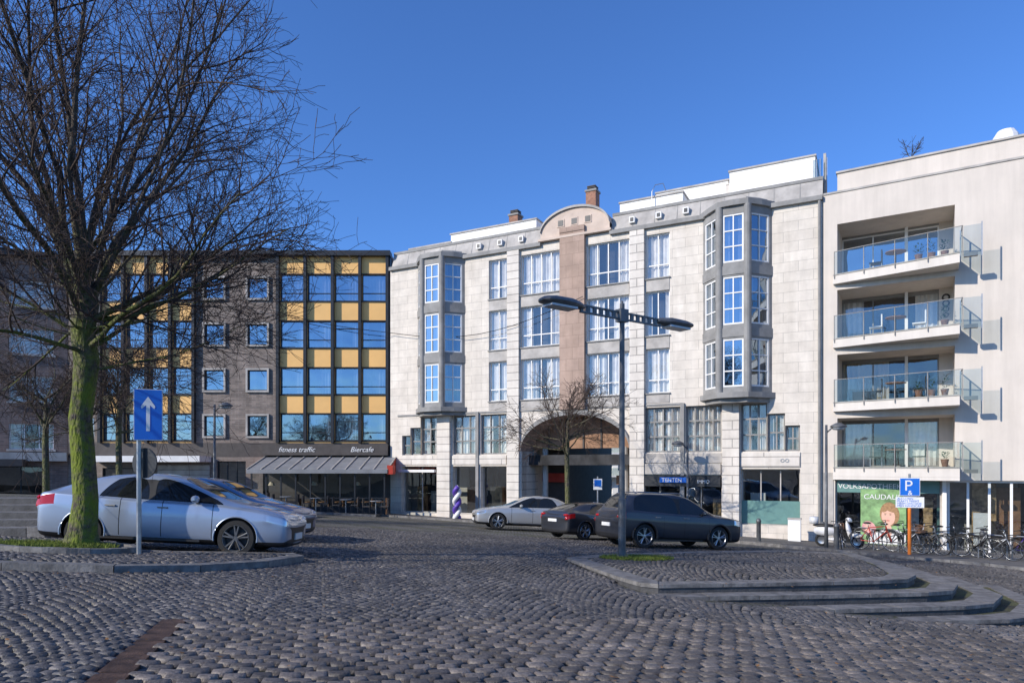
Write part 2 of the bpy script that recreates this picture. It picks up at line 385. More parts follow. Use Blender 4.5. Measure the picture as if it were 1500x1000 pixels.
TH = math.radians(15.5); RD = (math.cos(TH), math.sin(TH)); PD = (-math.sin(TH), math.cos(TH))
B0 = (-3.1, 6.64)
left_island = [(-16, 9.2), (-11, 9.55), (-7.0, 9.35), (-5.6, 9.6), (-4.65, 10.2), (-4.0, 11.2), (-3.75, 12.3), (-4.1, 12.75), (-4.9, 12.6), (-6, 12.05), (-8, 11.9), (-10, 12.6), (-16, 12.8)]
T1 = [(1.2, 15), (1.55, 12.8), (1.8, 11.4), (2.0, 10.65), (2.25, 10.5), (4.4, 11.0), (6.2, 11.5), (6.85, 11.8), (7.4, 12.5), (8.2, 14.6), (8.8, 17.6), (7, 18.3), (4, 17.2), (2, 16)]
T2 = [(1.6, 11.4), (1.9, 10.2), (2.15, 10.1), (4.6, 10.6), (6.8, 11.15), (7.4, 11.45), (8.1, 12.4), (8.9, 14.8), (9.3, 17), (8, 17), (5, 14), (3, 12.5)]
T3 = [(2.4, 10.2), (2.8, 9.8), (4.8, 10.15), (7.1, 10.7), (7.8, 11.05), (8.7, 12.1), (9.7, 15), (8, 16), (4, 12.5)]
T4 = [(4.6, 9.95), (5.4, 9.85), (7.5, 10.3), (8.3, 10.7), (9.3, 11.8), (10.4, 14.6), (8, 15), (6, 12)]
z1 = lambda x, y: -.22-.015*(x-2)-.044*(y-11.3)
lz = lambda x, y: g(x, y)+.12
def inset(P, d):
    n = len(P); out = []
    area = sum(P[i][0]*P[(i+1) % n][1]-P[(i+1) % n][0]*P[i][1] for i in range(n)); s = 1 if area > 0 else -1
    for i in range(n):
        a = Vector(P[i-1]); b = Vector(P[i]); c = Vector(P[(i+1) % n])
        e1 = (b-a).normalized(); e2 = (c-b).normalized(); n1 = Vector((-e1.y, e1.x))*s; n2 = Vector((-e2.y, e2.x))*s
        m = (n1+n2); m = m/max(.6, m.length)*1.0
        out.append((b.x+m.x*d, b.y+m.y*d))
    return out
def kerb_ring(mb, P, w, zf, zlow, k):
    Q = inset(P, w); n = len(P)
    for i in range(n):
        j = (i+1) % n
        L = math.dist(P[i], P[j]); m = max(1, round(L/.95))
        for q in range(m):
            t0 = (q+.006)/m; t1 = (q+1-.006)/m
            l = lambda a, b, t: (a[0]+(b[0]-a[0])*t, a[1]+(b[1]-a[1])*t)
            c = [l(P[i], P[j], t0), l(P[i], P[j], t1), l(Q[i], Q[j], t1), l(Q[i], Q[j], t0)]
            e = R.uniform(-.006, .006)
            mb.hexa([(x, y, zlow(x, y)) for x, y in c]+[(x, y, zf(x, y)+e) for x, y in c], k)
    return Q
mb = MB(); mb.prism(inset(left_island, .1), lambda x, y: g(x, y)-.1, lambda x, y: lz(x, y)-.018, 'joint')
LQ = kerb_ring(mb, left_island, .28, lz, lambda x, y: g(x, y)-.1, 'stonetread'); mb.build('traffic_island')
mb = MB()
for P, dz, nm in ((T4, -.42, 4), (T3, -.29, 3), (T2, -.145, 2), (T1, 0, 1)):
    zf = (lambda dz: (lambda x, y: z1(x, y)+dz))(dz)
    mb.prism(inset(P, .08), lambda x, y: z1(x, y)-1.2, lambda x, y: zf(x, y)-.018, 'joint')
    Q = kerb_ring(mb, P, .42, zf, lambda x, y: zf(x, y)-.06, 'stonetread')
    mb.prism(inset(P, .025), lambda x, y: z1(x, y)-1.2, lambda x, y: zf(x, y)-.05, 'bluestone')
    if nm == 1: TQ = Q
mb.build('stepped_island')

a, b = np.meshgrid(np.arange(0, 90), np.arange(0, 44)); bl = b.ravel(); al = a.ravel()
A_ = al*.178+(bl % 2)*.09+NR.uniform(-.016, .016, al.size); B_ = -bl*.138-.08
cx = B0[0]+RD[0]*A_+PD[0]*B_; cy = B0[1]+RD[1]*A_+PD[1]*B_
k_ = (np.abs(cx) < .9*cy+1.2) & (cy > 1.5)
n_ = int(k_.sum()); cx, cy = cx[k_], cy[k_]
stones('row_cobblestones', cx, cy, np.full(n_, RD[0]), np.full(n_, RD[1]), .081+NR.uniform(-.011, .004, n_), .063+NR.uniform(-.006, .003, n_), gz, 'sett2', 2, var=.013)
W_, RR = 1.45, .98
def arc(x):
    xm = np.mod(x, W_)-W_/2; A = np.sqrt(RR*RR-xm*xm); return A, -xm/A
def fan(sel, zf, name, off, detail, y0, y1, x0, x1, s=.108):
    i, j = np.meshgrid(np.arange(int((x1-x0)/s)), np.arange(int((y1-y0)/s)))
    i = i.ravel(); j = j.ravel()
    x = x0+i*s+(j % 2)*s*.5+NR.uniform(-.011, .011, i.size); A, sl = arc(x); y = y0+j*s*1.02+A-RR
    co = 1/np.sqrt(1+sl*sl)
    X = x*RD[0]*1.0+y*PD[0]; Y = x*RD[1]+y*PD[1]
    ux = RD[0]*co+PD[0]*sl*co; uy = RD[1]*co+PD[1]*sl*co
    m = sel(X, Y); n = int(m.sum())
    if n == 0: return
    hw = s*.5/co[m]*.93*np.clip(co[m]*1.25, .8, 1); hh = s*.5*co[m]*.92
    return stones(name, X[m], Y[m], ux[m], uy[m], hw*(1+NR.uniform(-.12, .02, n)), hh*(1+NR.uniform(-.12, .02, n)), zf, 'sett', detail, off, .010)
def rowzone(X, Y):
    a = (X-B0[0])*RD[0]+(Y-B0[1])*RD[1]; b = (X-B0[0])*PD[0]+(Y-B0[1])*PD[1]
    return (a > -.30) & (b < .0)
def infr(X, Y): return (np.abs(X) < .86*Y+1.0) & (Y > 2.5)
def base_sel(X, Y): return infr(X, Y) & ~rowzone(X, Y) & ~inpoly(X, Y, left_island) & ~inpoly(X, Y, T1) & ~inpoly(X, Y, T2) & ~inpoly(X, Y, T3) & ~inpoly(X, Y, T4)
fan(lambda X, Y: base_sel(X, Y) & (Y < 12), gz, 'fan_cobblestones', 0, 1, -4, 20, -12, 20)
fan(lambda X, Y: base_sel(X, Y) & (Y >= 12) & (Y < 24), gz, 'fan_cobblestones', 0, 0, -4, 36, -22, 32)
fan(lambda X, Y: inpoly(X, Y, inset(LQ, .05)) & infr(X, Y), gz, 'island_cobblestones', .11, 1, 0, 24, -18, 6)
fan(lambda X, Y: inpoly(X, Y, inset(TQ, .05)), lambda x, y: z1(x, y), 'island_cobblestones', -.012, 0, 2, 30, -4, 20)
mb = MB()
p = lambda a, b: (B0[0]+RD[0]*a+PD[0]*b, B0[1]+RD[1]*a+PD[1]*b)
for q in range(6):
    c = [p(-.27, -q*1.0), p(-.05, -q*1.0), p(-.05, -q*1.0-.985), p(-.27, -q*1.0-.985)]
    mb.hexa([(x, y, g(x, y)-.03) for x, y in c]+[(x, y, g(x, y)+.012) for x, y in c], 'rust')
mb.build('drain_channel_cover')
# dry leaves caught in the joints
mb = MB(); r6 = random.Random(8)
for _ in range(650):
    y = 5+14*r6.random()**1.3; x = r6.uniform(-.75, .72)*y
    if r6.random() < .5: x = -7.4+r6.gauss(0, 2.5); y = 11+r6.gauss(0, 2)
    P_ = np.array([x]), np.array([y]); z = g(x, y)
    if inpoly(*P_, left_island)[0]: z += .12
    elif any(inpoly(*P_, T)[0] for T in (T1, T2, T3, T4)): z = z1(x, y)
    a = r6.uniform(0, 6.28); s = r6.uniform(.012, .03); c_, s_ = math.cos(a)*s, math.sin(a)*s
    mb.poly([(x-c_, y-s_, z+.026), (x+s_*.6, y-c_*.6, z+.03), (x+c_, y+s_, z+.036), (x-s_*.6, y+c_*.6, z+.028)], 'leaf')
mb.build('fallen_leaves')
def pave(P, name, h=.1, kw=.2):
    mb = MB(); mb.prism(inset(P, kw), lambda x, y: g(x, y)-.3, lambda x, y: g(x, y)+h-.005, 'paving')
    kerb_ring(mb, P, kw, lambda x, y: g(x, y)+h, lambda x, y: g(x, y)-.2, 'stonetread'); return mb.build(name)
pave([(-7.3, 41.4), (-7.3, 37.9), (-2, 35.3), (3, 31.9), (8.5, 27.6), (11.5, 23.2), (14.6, 19.2), (24, 13.2), (30, 20.5), (19.7, 26.6), (13.6, 30.2)], 'pavement')
pave([(-45, 41.2), (-45, 36.9), (-7.35, 36.9), (-7.35, 41.2)], 'pavement')

# ------------------------------------------------------------------ stone-clad apartment building (centre)
A, Bp = (-7.25, 40.7), (13.6, 29.9)
mtx, L = frame_matrix(A, Bp)
def su(u):
    k = (u-750)/1000.; return (40.7*k+7.25)/(20.85+10.8*k)*L
rows = [(10.85, 13.0), (8.05, 10.2), (5.25, 7.4)]
mb = MB(); ops = []
for z0, z_ in rows:
    ops += [(su(716), su(743.5), z0, z_, dict(nx=2, tr=(.3,), cur=R.choice(['full', 'gap']))), (su(763), su(821), z0, z_, dict(nx=4, tr=(.3,), cur=R.choice(['full', 'gap', 'side']))),
            (su(859), su(922), z0, z_, dict(nx=4, tr=(.3,), cur=R.choice(['full', 'gap', 'side']))), (su(946), su(981), z0, z_, dict(nx=2, tr=(.3,), cur=R.choice(['full', 'blind', 'side'])))]
dk = dict(fm='greyc', fw=.08, mw=.07, rd=.2, bd=.8)
zf0, zf1 = 2.35, 4.55
ops += [(su(616), su(641), zf0, zf1, dict(nx=2, tr=(.35, .68), **dk)), (su(601), su(616), zf0, 3.95, dict(nx=1, tr=(.5,), **dk)), (su(589), su(601), zf0, 3.5, dict(nx=1, tr=(.5,), **dk)),
        (su(663), su(698), zf0, zf1, dict(nx=3, tr=(.35, .68), **dk)), (su(704), su(742), zf0, zf1, dict(nx=3, tr=(.35, .68), cur='gap', **dk)),
        (su(944), su(997), zf0, zf1, dict(nx=4, tr=(.35, .68), cur='gap', **dk)), (su(1004), su(1057), zf0, zf1, dict(nx=4, tr=(.35, .68), cur='full', **dk)),
        (su(1085), su(1124), zf0, zf1, dict(nx=3, tr=(.35, .68), cur='gap', **dk)), (su(1124), su(1150), zf0, 4.05, dict(nx=2, tr=(.5,), cur='side', **dk)), (su(1150), su(1172), zf0, 3.5, dict(nx=2, tr=(.5,), **dk))]
sg = dict(gm='shopglass', fm='greylt', cur='none', rd=.35, bd=2.0, fw=.06)
ops += [(su(588), su(641), -1.0, 1.7, dict(nx=2, **sg)), (su(663), su(698), -1.0, 1.7, dict(nx=1, **sg)), (su(704), su(742), -1.0, 1.7, dict(nx=1, **sg)),
        (su(935), su(1057), -1.05, 1.25, dict(nx=4, **sg)), (su(1085), su(1172), -1.0, 1.55, dict(nx=3, **sg))]
sP0, sP1 = su(764), su(923)
ops += [(sP0, sP1, -2.4, 4.45, None)]
wall(mb, F0, 0, L, -2.4, 13.45, ops, 'travertine')
for (u0, u1) in ((716, 743.5), (763, 821), (859, 922), (946, 981)):
    for a, b in ((10.2, 10.85), (7.4, 8.05), (4.75, 5.25)):
        mb.box(F0, su(u0)+.01, su(u1)-.01, -.03, .05, a+.02, b-.02, 'greylt')
    for a in (10.85, 8.05, 5.25): mb.box(F0, su(u0)-.03, su(u1)+.03, -.09, .1, a-.06, a, 'greyc')
for u0, u1 in ((744.5, 761.5), (923.5, 944.5)): mb.box(F0, su(u0), su(u1), -.16, .1, -2.4, 13.3, 'pier')
for u0, u1 in ((642.5, 661), (1059, 1083.5)): mb.box(F0, su(u0), su(u1), -.2, .1, -2.4, 4.75, 'pier')
mb.box(F0, su(822), su(858), -.22, .1, 4.62, 13.75, 'pink')
mb.box(F0, su(700)-.09, su(700)+.09, -.12, .05, -2.4, 4.7, 'greyc')
mb.box(F0, su(1000)-.09, su(1000)+.09, -.12, .05, -2.4, 4.7, 'greyc')
mb.box(F0, su(585), su(641), -.06, .05, 1.8, 2.3, 'pier'); mb.box(F0, su(663), su(742), -.06, .05, 1.8, 2.3, 'pier')
mb.box(F0, su(934), su(1058), -.06, .05, 1.85, 2.3, 'greylt'); mb.box(F0, su(1085), su(1172), -.06, .05, 1.65, 2.3, 'pier')
mb.box(F0, su(936), su(1056), -.1, .05, 1.3, 1.8, 'greylt')
mb.box(F0, su(936), su(1056), -.13, -.03, .72, 1.22, 'dark')
mb.box(F0, su(1085), su(1172), .28, .33, -.95, .1, 'greenfilm')
mb.box(F0, su(583), su(1000), -.05, .03, 4.62, 4.72, 'greyc')
mb.box(F0, su(968), su(1010), -.22, -.14, .9, 1.15, 'blue')
mb.box(F0, su(588), su(640), -.3, -.1, 1.35, 1.5, 'white')
for u0, u1 in ((590, 640), (664, 697), (705, 741), (938, 1055), (1087, 1170)):
    a = su(u0)+.2
    while a < su(u1)-.5:
        w_ = R.uniform(.3, .8); mb.box(F0, a, a+w_, 1.2, 1.6, -1.3, R.uniform(-.4, .6), R.choice(['litshop', 'white', 'wood', 'greylt'])); a += w_+R.uniform(.2, .7)
n = 20; sc = (sP0+sP1)/2; hwid = (sP1-sP0)/2
pr = None
for i in range(n+1):
    t = math.pi*i/n; q = (sc-hwid*math.cos(t), 2.5+1.85*math.sin(t))
    if pr:
        mb.poly([(pr[0], 0, pr[1]), (q[0], 0, q[1]), (q[0], 0, 4.46), (pr[0], 0, 4.46)], 'travertine')
        mb.poly([(pr[0], -.14, pr[1]), (q[0], -.14, q[1]), (q[0], -.14, q[1]+.25), (pr[0], -.14, pr[1]+.25)], 'greyc')
        mb.poly([(pr[0], -.14, pr[1]), (q[0], -.14, q[1]), (q[0], 1.4, q[1]), (pr[0], 1.4, pr[1])], 'pink')
    pr = q
mb.box(F0, sP0, sP1, 1.4, 1.6, 2.65, 4.6, 'brown_int')
for i in range(1, 6): mb.box(F0, sP0+(sP1-sP0)*i/6-.04, sP0+(sP1-sP0)*i/6+.04, 1.34, 1.4, 2.65, 4.5, 'fascia')
for t in (.12, .88): mb.tube([(sP0+(sP1-sP0)*t, 1.5, -2.3), (sP0+(sP1-sP0)*t, 1.5, 2.7)], .16, 12, 'greylt')
mb.box(F0, sP0+.02, sP0+1.3, 3, 10.9, -2.4, 4.4, 'fascia'); mb.box(F0, sP1-1.5, sP1-.02, 3, 10.9, -2.4, 4.4, 'fascia')
mb.box(F0, sP0+.02, sP0+1.4, 2.6, 3.2, .8, 1.3, 'red'); mb.box(F0, sP1-1.6, sP1-.02, 2.6, 3.2, .7, 1.2, 'wood'); mb.box(F0, sP1-1.2, sP1-.3, 2.8, 2.98, -1.6, .5, 'dark')
mb.box(F0, 0, sP0-.01, 2.1, 11, -2.4, 14.3, 'render2'); mb.box(F0, sP1+.01, L, 2.1, 11, -2.4, 14.3, 'render2'); mb.box(F0, sP0-.01, sP1+.01, 1.7, 11, 4.5, 14.3, 'brown_int')
for a in (0.0, L-.02): mb.box(F0, a, a+.02, 0.01, 2.1, -2.4, 13.5, 'render2')
mb.box(F0, .03, L-.03, .9, 2.1, 1.75, 2.3, 'room'); mb.box(F0, sP0-.2, sP0, .02, 2.1, -2.4, 4.5, 'pier'); mb.box(F0, sP1, sP1+.2, .02, 2.1, -2.4, 4.5, 'pier')
mb.box(F0, 0, L, .0, 2.1, 13.46, 13.5, 'greyc')
sg0, sg1 = su(793), su(894)
for a, b in ((0, sg0), (sg1, L)):
    mb.box(F0, a, b, -.18, .05, 13.3, 13.5, 'greyc')
    mb.poly([(a, .12, 13.5), (b, .12, 13.5), (b, .38, 14.4), (a, .38, 14.4)], 'greylt')
    mb.box(F0, a, b, .33, .6, 14.36, 14.5, 'greyc')
    mb.box(F0, a, b, .6, 11, 14.3, 14.42, 'greylt')
    x = a+1.1
    while x < b-.2:
        mb.poly([(x, .105, 13.52), (x+.025, .105, 13.52), (x+.025, .37, 14.38), (x, .37, 14.38)], 'greyc'); x += 1.1
for u in (700, 731, 762, 925, 964, 1004):
    s_ = su(u); mb.box(F0, s_-.14, s_+.14, .04, .4, 13.78, 14.08, 'white'); mb.box(F0, s_-.08, s_+.08, .02, .07, 13.84, 14.02, 'dark')
for u0, u1, z_, d0 in ((578, 640, 14.95, 1.5), (640, 768, 15.4, 1.5), (770, 800, 15.2, 2.5), (895, 990, 15.35, 1.4), (940, 1052, 16.0, 2.6), (1058, 1190, 16.1, 1.9)):
    mb.box(F0, su(u0), min(su(u1), L), d0, 8, 14.4, z_, 'penthouse'); mb.box(F0, su(u0)-.05, min(su(u1), L)+.05, d0-.06, 8.05, z_, z_+.08, 'greylt')
mb.box(F0, su(1052), su(1058), 2, 4, 14.4, 15.6, 'pier'); mb.box(F0, su(1190), L-.05, .4, .42, 14.5, 15.3, 'rail'); mb.box(F0, su(1205), su(1209), .6, 1.6, 13.5, 15.6, 'greylt')
for q in range(5): mb.box(F0, su(1190)+q*.14, su(1190)+q*.14+.02, .36, .39, 14.5, 15.3, 'steel')
mb.tube([(su(945), 1.2, 14.5), (su(945), 1.2, 15.6), (su(950), 1.2, 15.9), (su(962), 1.2, 15.9), (su(966), 1.2, 15.5)], .02, 5, 'steel')
c0 = (sg0+sg1)/2; rx = (sg1-sg0)/2
N = 24; arcp = [(c0-rx*math.cos(math.pi*i/N), 13.95+1.15*math.sin(math.pi*i/N)) for i in range(N+1)]
poly = [(c0-rx, 13.5)]+arcp+[(c0+rx, 13.5)]
mb.poly([(x, -.1, z) for x, z in poly], 'gable'); mb.poly([(x, .9, z) for x, z in poly], 'gable')
for i in range(N):
    p0, p1 = arcp[i], arcp[i+1]
    mb.poly([(p0[0], -.2, p0[1]), (p1[0], -.2, p1[1]), (p1[0], 3.5, p1[1]), (p0[0], 3.5, p0[1])], 'gable')
    mb.poly([(p0[0], -.2, p0[1]), (p1[0], -.2, p1[1]), (p1[0], -.2, p1[1]-.12), (p0[0], -.2, p0[1]-.12)], 'greylt')
mb.box(F0, c0-rx-.1, c0+rx+.1, -.24, .1, 13.5, 13.62, 'gable')
for i in range(3):
    x = c0+(i-1)*.75; mb.box(F0, x-.2, x+.2, -.13, .0, 14.1, 14.5, 'gable'); mb.box(F0, x-.14, x+.14, -.15, -.1, 14.16, 14.44, 'dark')
mb.box(F0, su(822), su(858), -.26, .1, 13.75, 14.0, 'pink')
def chimney(u, z0, z_):
    s_ = su(u); mb.box(F0, s_-.28, s_+.28, 1.7, 2.3, z0, z_-.35, 'terracotta'); mb.box(F0, s_-.33, s_+.33, 1.65, 2.35, z_-.35, z_-.25, 'greyc')
    mb.box(F0, s_-.2, s_+.2, 1.8, 2.2, z_-.25, z_, 'dark')
    for q in range(3): mb.box(F0, s_-.24, s_+.24, 1.76, 2.24, z_-.22+q*.08, z_-.18+q*.08, 'fascia')
chimney(731, 14.4, 16.3); chimney(848, 14.4, 16.8)
def bay(ua, ub, dep):
    a, b = su(ua), su(ub); w = b-a
    P = [(a, 0), (a+w*.30, -dep), (a+w*.70, -dep), (b, 0)]
    for i in range(3):
        fr, l = frame2(P[i], P[i+1]); pad = .16
        wall(mb, fr, 0, l, 4.95, 13.35, [(pad, l-pad, z0+.0, z_+.0, dict(nx=2, tr=(.33, .66), cur=R.choice(['none', 'side', 'side']), gm='blueglass', rd=.06, bd=.4, fw=.07)) for z0, z_ in rows], 'greyc')
        mb.box(fr, 0.0, l, -.035, .0, 10.28, 10.7, 'greyc'); mb.box(fr, 0.0, l, -.035, .0, 7.48, 7.9, 'greyc')
    for p_ in P[1:3]: mb.tube([(p_[0], p_[1]+.05, 4.94), (p_[0], p_[1]+.05, 13.36)], .17, 14, 'greyc')
    def ringpoly(e): return [(a-e, .0), (a+w*.14-e*.6, -dep*.55-e*.5), (a+w*.30-e*.4, -dep-e*.85), (a+w*.5, -dep-e*1.3), (a+w*.70+e*.4, -dep-e*.85), (b-w*.14+e*.6, -dep*.55-e*.5), (b+e, .0)]
    mb.prism(ringpoly(.12), 13.35, 13.6, 'greyc'); mb.prism(ringpoly(.15), 4.75, 5.0, 'greyc'); mb.prism(ringpoly(-.1), 4.55, 4.75, 'greyc')
    mb.prism(ringpoly(-.2), 13.6, 13.75, 'greylt')
bay(612, 681, .95); bay(1030, 1131, 1.0)
mb.tube([(L-.12, -.1, -1.8), (L-.12, -.1, 13.4)], .06, 8, 'greyc')
mid = mb.build('stone_apartment_building', mtx)
text(mid, 'TENTEN', .26, su(971), -.235, .93, 'white'); text(mid, 'IMMO', .22, su(1022), -.14, .88, 'white')
text(mid, 'oo', .35, su(1143), -.07, 1.85, 'steel')

# ------------------------------------------------------------------ balcony building (right)
C = (13.6+.857*18, 29.9-.515*18)
mtx, L2 = frame_matrix((13.63, 29.88), C)
def sr(u):
    k = (u-750)/1000.; return (k*29.9-13.6)/(1+.6*k)*1.166
mb = MB(); o0, o1 = .55, 4.83; DP = 2.1
zz = [(9.95, 12.15), (7.2, 9.3), (4.45, 6.5), (1.65, 3.75)]
ops = [(o0, o1, a, b, None) for a, b in zz]+[(sr(1222)-.0, sr(1378), -1.75, 1.15, dict(nx=3, gm='shopglass', fm='greylt', cur='none', rd=.2, bd=3.0)),
       (sr(1386), sr(1500)+.3, -1.9, 1.1, dict(nx=4, gm='shopglass', fm='white', cur='none', rd=.25, bd=3.0, fw=.09, mw=.09)), (8.1, 16, -2.2, 1.1, dict(nx=6, gm='shopglass', fm='white', cur='none', rd=.25, bd=3.0, fw=.09, mw=.09))]
ops += [(10.5, 12.5, a+.4, b, dict(nx=2)) for a, b in zz]
wall(mb, F0, 0, L2, -2.6, 13.5, ops, 'render')
for i, (a, b) in enumerate(zz):
    mb.box(F0, o0, o1, .6, DP+.5, a-.22, a, 'render2'); mb.box(F0, o0, o1, .6, DP+.5, b, b+.1, 'render')
    mb.box(F0, o1, o1+.1, .6, DP+.5, a, b, 'render'); mb.box(F0, o0-.1, o0, .6, DP+.5, a, b, 'render')
    window(mb, F0, o0, o1-.5, a, b-.1, rd=DP, nx=3, fm='greyc' if i else 'white', gm='blueglass' if i == 0 else 'glass', cur=['none', 'side', 'beige', 'side'][i], bd=3.0)
    mb.box(F0, o1-.5, o1, DP-.05, DP+.1, a, b, 'render'); mb.box(F0, o0, o1, DP-.03, DP+.1, b-.1, b, 'greyc')
    mb.box(F0, o0+2.5, o0+2.62, DP-.2, DP-.08, a, b, 'white')
    P = [(o0-.15, -.02), (o0-.15, -.2), (o1+.12, -1.15), (o1+.12, -.003)]
    mb.prism(P, a-.42, a-.06, 'render2'); mb.prism([(x, y-.03 if y < -.1 else y) for x, y in P], a-.06, a-.01, 'greylt')
    if i == 3: mb.prism([(x, y) for x, y in P], a-.55, a-.425, 'render2')
    fr, l = frame2((o0-.1, -.28), (o1+.2, -1.26))
    for q in range(4):
        x0 = l*q/4+.03; x1 = l*(q+1)/4-.03; mb.poly([pt(fr, x0, 0, a-.02), pt(fr, x1, 0, a-.02), pt(fr, x1, 0, a+.92), pt(fr, x0, 0, a+.92)], 'rail')
    for q in range(5): mb.box(fr, l*q/4-.015, l*q/4+.015, .02, .05, a-.2, a+.95, 'greyc')
    mb.box(fr, 0, l, -.01, .02, a+.93, a+.955, 'greyc')
    fr, l = frame2((o1+.2, -1.26), (o1+.2, -.02)); mb.poly([pt(fr, .02, 0, a-.02), pt(fr, l, 0, a-.02), pt(fr, l, 0, a+.92), pt(fr, .02, 0, a+.92)], 'rail'); mb.box(fr, 0, l, -.01, .02, a+.93, a+.955, 'greyc'); mb.box(fr, l*.5-.02, l*.5+.02, .02, .06, a-.3, a+.95, 'steel')
    fr2 = (o1+.2, -1.26, 1, 0); mb.poly([pt(fr2, .04, 0, a-.25), pt(fr2, .62, 0, a-.25), pt(fr2, .62, 0, a+.92), pt(fr2, .04, 0, a+.92)], 'rail'); mb.box(fr2, .6, .64, -.02, .02, a-.3, a+1.0, 'steel'); mb.box(fr2, .05, .5, .02, .2, a-.25, a-.1, 'greyc')
    for q in range(2 if i else 1):
        x = o0+1.2+q*1.6; d = .4
        mb.box(F0, x, x+.5, d, d+.45, a+.40, a+.45, 'dark' if i != 1 else 'white'); mb.box(F0, x+.45, x+.5, d, d+.45, a+.45, a+.95, 'dark' if i != 1 else 'white')
        for lx in (.02, .46):
            for ly in (.02, .41): mb.box(F0, x+lx, x+lx+.03, d+ly, d+ly+.03, a, a+.4, 'steel')
    x = o0+2.2; mb.tube([(x, .3, a), (x, .3, a+.7)], .03, 6, 'dark'); mb.tube([(x, .3, a+.7), (x, .3, a+.73)], .4, 12, 'wood')
    for q in range([3, 1, 3, 1][i]): potplant(mb, o1-.35-q*.45, -.35, a, R.uniform(.25, .6))
    if i == 2: mb.box(F0, o0+.6, o0+1.5, -.1, .25, a, a+.4, 'dark')
for q in range(4): mb.lathe([(.16-.02*q, 0), (.13-.02*q, .03), (.09, .0)], (o1-.25, DP-.08, 8.9-q*.25), (0, 1, 0), 14, 'fascia')
mb.box(F0, 0, L2, 3.1, 12, -2.6, 13.4, 'render2'); mb.box(F0, 0, L2, 2.6, 3.1, 1.2, 1.6, 'room'); mb.box(F0, 0, .02, 0.02, 3.1, -2.4, 13.4, 'render2')
mb.box(F0, 0, L2, -.04, 3.1, 13.5, 13.58, 'greylt')
mb.box(F0, .5, L2, .55, 12, 13.58, 14.55, 'render'); mb.box(F0, .45, L2, .48, 12, 14.55, 14.63, 'greylt')
mb.box(F0, 0, o0-.15, -.03, 0.0, -2.4, 1.4, 'greylt')
mb.box(F0, sr(1379), sr(1385), -.1, .0, -2.4, 1.3, 'white')
mb.box(F0, sr(1388), sr(1500), 2.4, 2.6, -2.0, 1.1, 'greylt'); mb.box(F0, sr(1425), sr(1462), 1.2, 1.38, -1.6, 1.0, 'litshop'); mb.box(F0, sr(1462)+.02, sr(1500), 1.4, 1.58, -1.6, .8, 'wood')
mb.box(F0, sr(1425), sr(1450), .45, .6, -1.5, -.2, 'white')
a = sr(1330)
while a < sr(1376): mb.box(F0, a, a+.35, 1.2, 1.5, -1.6, R.uniform(-.2, .6), R.choice(['white', 'litshop', 'greenfilm'])); a += .5
mb.box(F0, sr(1222)+.07, sr(1378)-.07, .12, .14, .55, 1.08, 'greenfilm')
mb.lathe([(0, .6), (.3, .55), (.45, .3), (.5, 0)], (6.6, 1.2, 14.6), (0, 0, 1), 14, 'white')
x0, x1 = sr(1259), sr(1326); pz0, pz1 = -1.62, .7; d = .10
mb.box(F0, x0, x1, d, d+.02, pz0, pz1, 'postergreen')
cxp = (x0+x1)/2+.22; cz = -.42
def disc(cx, cz, rx, rz, d, k, n=26, rot=0):
    P = []
    for i in range(n):
        a = rx*math.cos(2*math.pi*i/n); b = rz*math.sin(2*math.pi*i/n); P.append((cx+a*math.cos(rot)-b*math.sin(rot), d, cz+a*math.sin(rot)+b*math.cos(rot)))
    mb.poly(P, k)
mb.poly([(x0+.25, d-.006, pz0+.02), (x1-.02, d-.006, pz0+.02), (x1-.02, d-.006, -1.15), (cxp+.3, d-.006, -.98), (cxp-.3, d-.006, -1.0), (x0+.4, d-.006, -1.2)], 'white')
disc(cxp+.02, cz+.08, .36, .50, d-.009, 'hair', rot=.1); disc(cxp-.02, cz-.62, .13, .28, d-.010, 'skin'); disc(cxp-.03, cz-.02, .25, .37, d-.013, 'skin', rot=.12)
disc(cxp+.10, cz+.29, .26, .12, d-.016, 'hair', rot=-.35); disc(cxp-.16, cz+.27, .14, .09, d-.0165, 'hair', rot=.7)
for e in (-.12, .07): disc(cxp+e-.02, cz+.06, .035, .014, d-.018, 'dark'); disc(cxp+e-.02, cz+.11, .055, .008, d-.018, 'hair')
disc(cxp-.04, cz-.19, .07, .02, d-.018, 'lip'); disc(cxp-.035, cz-.07, .02, .03, d-.017, 'pink_print')
disc(x0+.32, cz-.55, .26, .33, d-.012, 'pink_print', rot=.4); disc(x0+.25, cz-.5, .08, .2, d-.015, 'skin', rot=-.3)
right = mb.build('balcony_apartment_building', mtx)
text(right, 'VOLKSAPOTHEEK', .30, sr(1226), .105, .72, 'white', ext=.006)
text(right, 'CAUDALIE', .30, x0+.12, d-.02, .28, 'yellowcase', ext=.003)

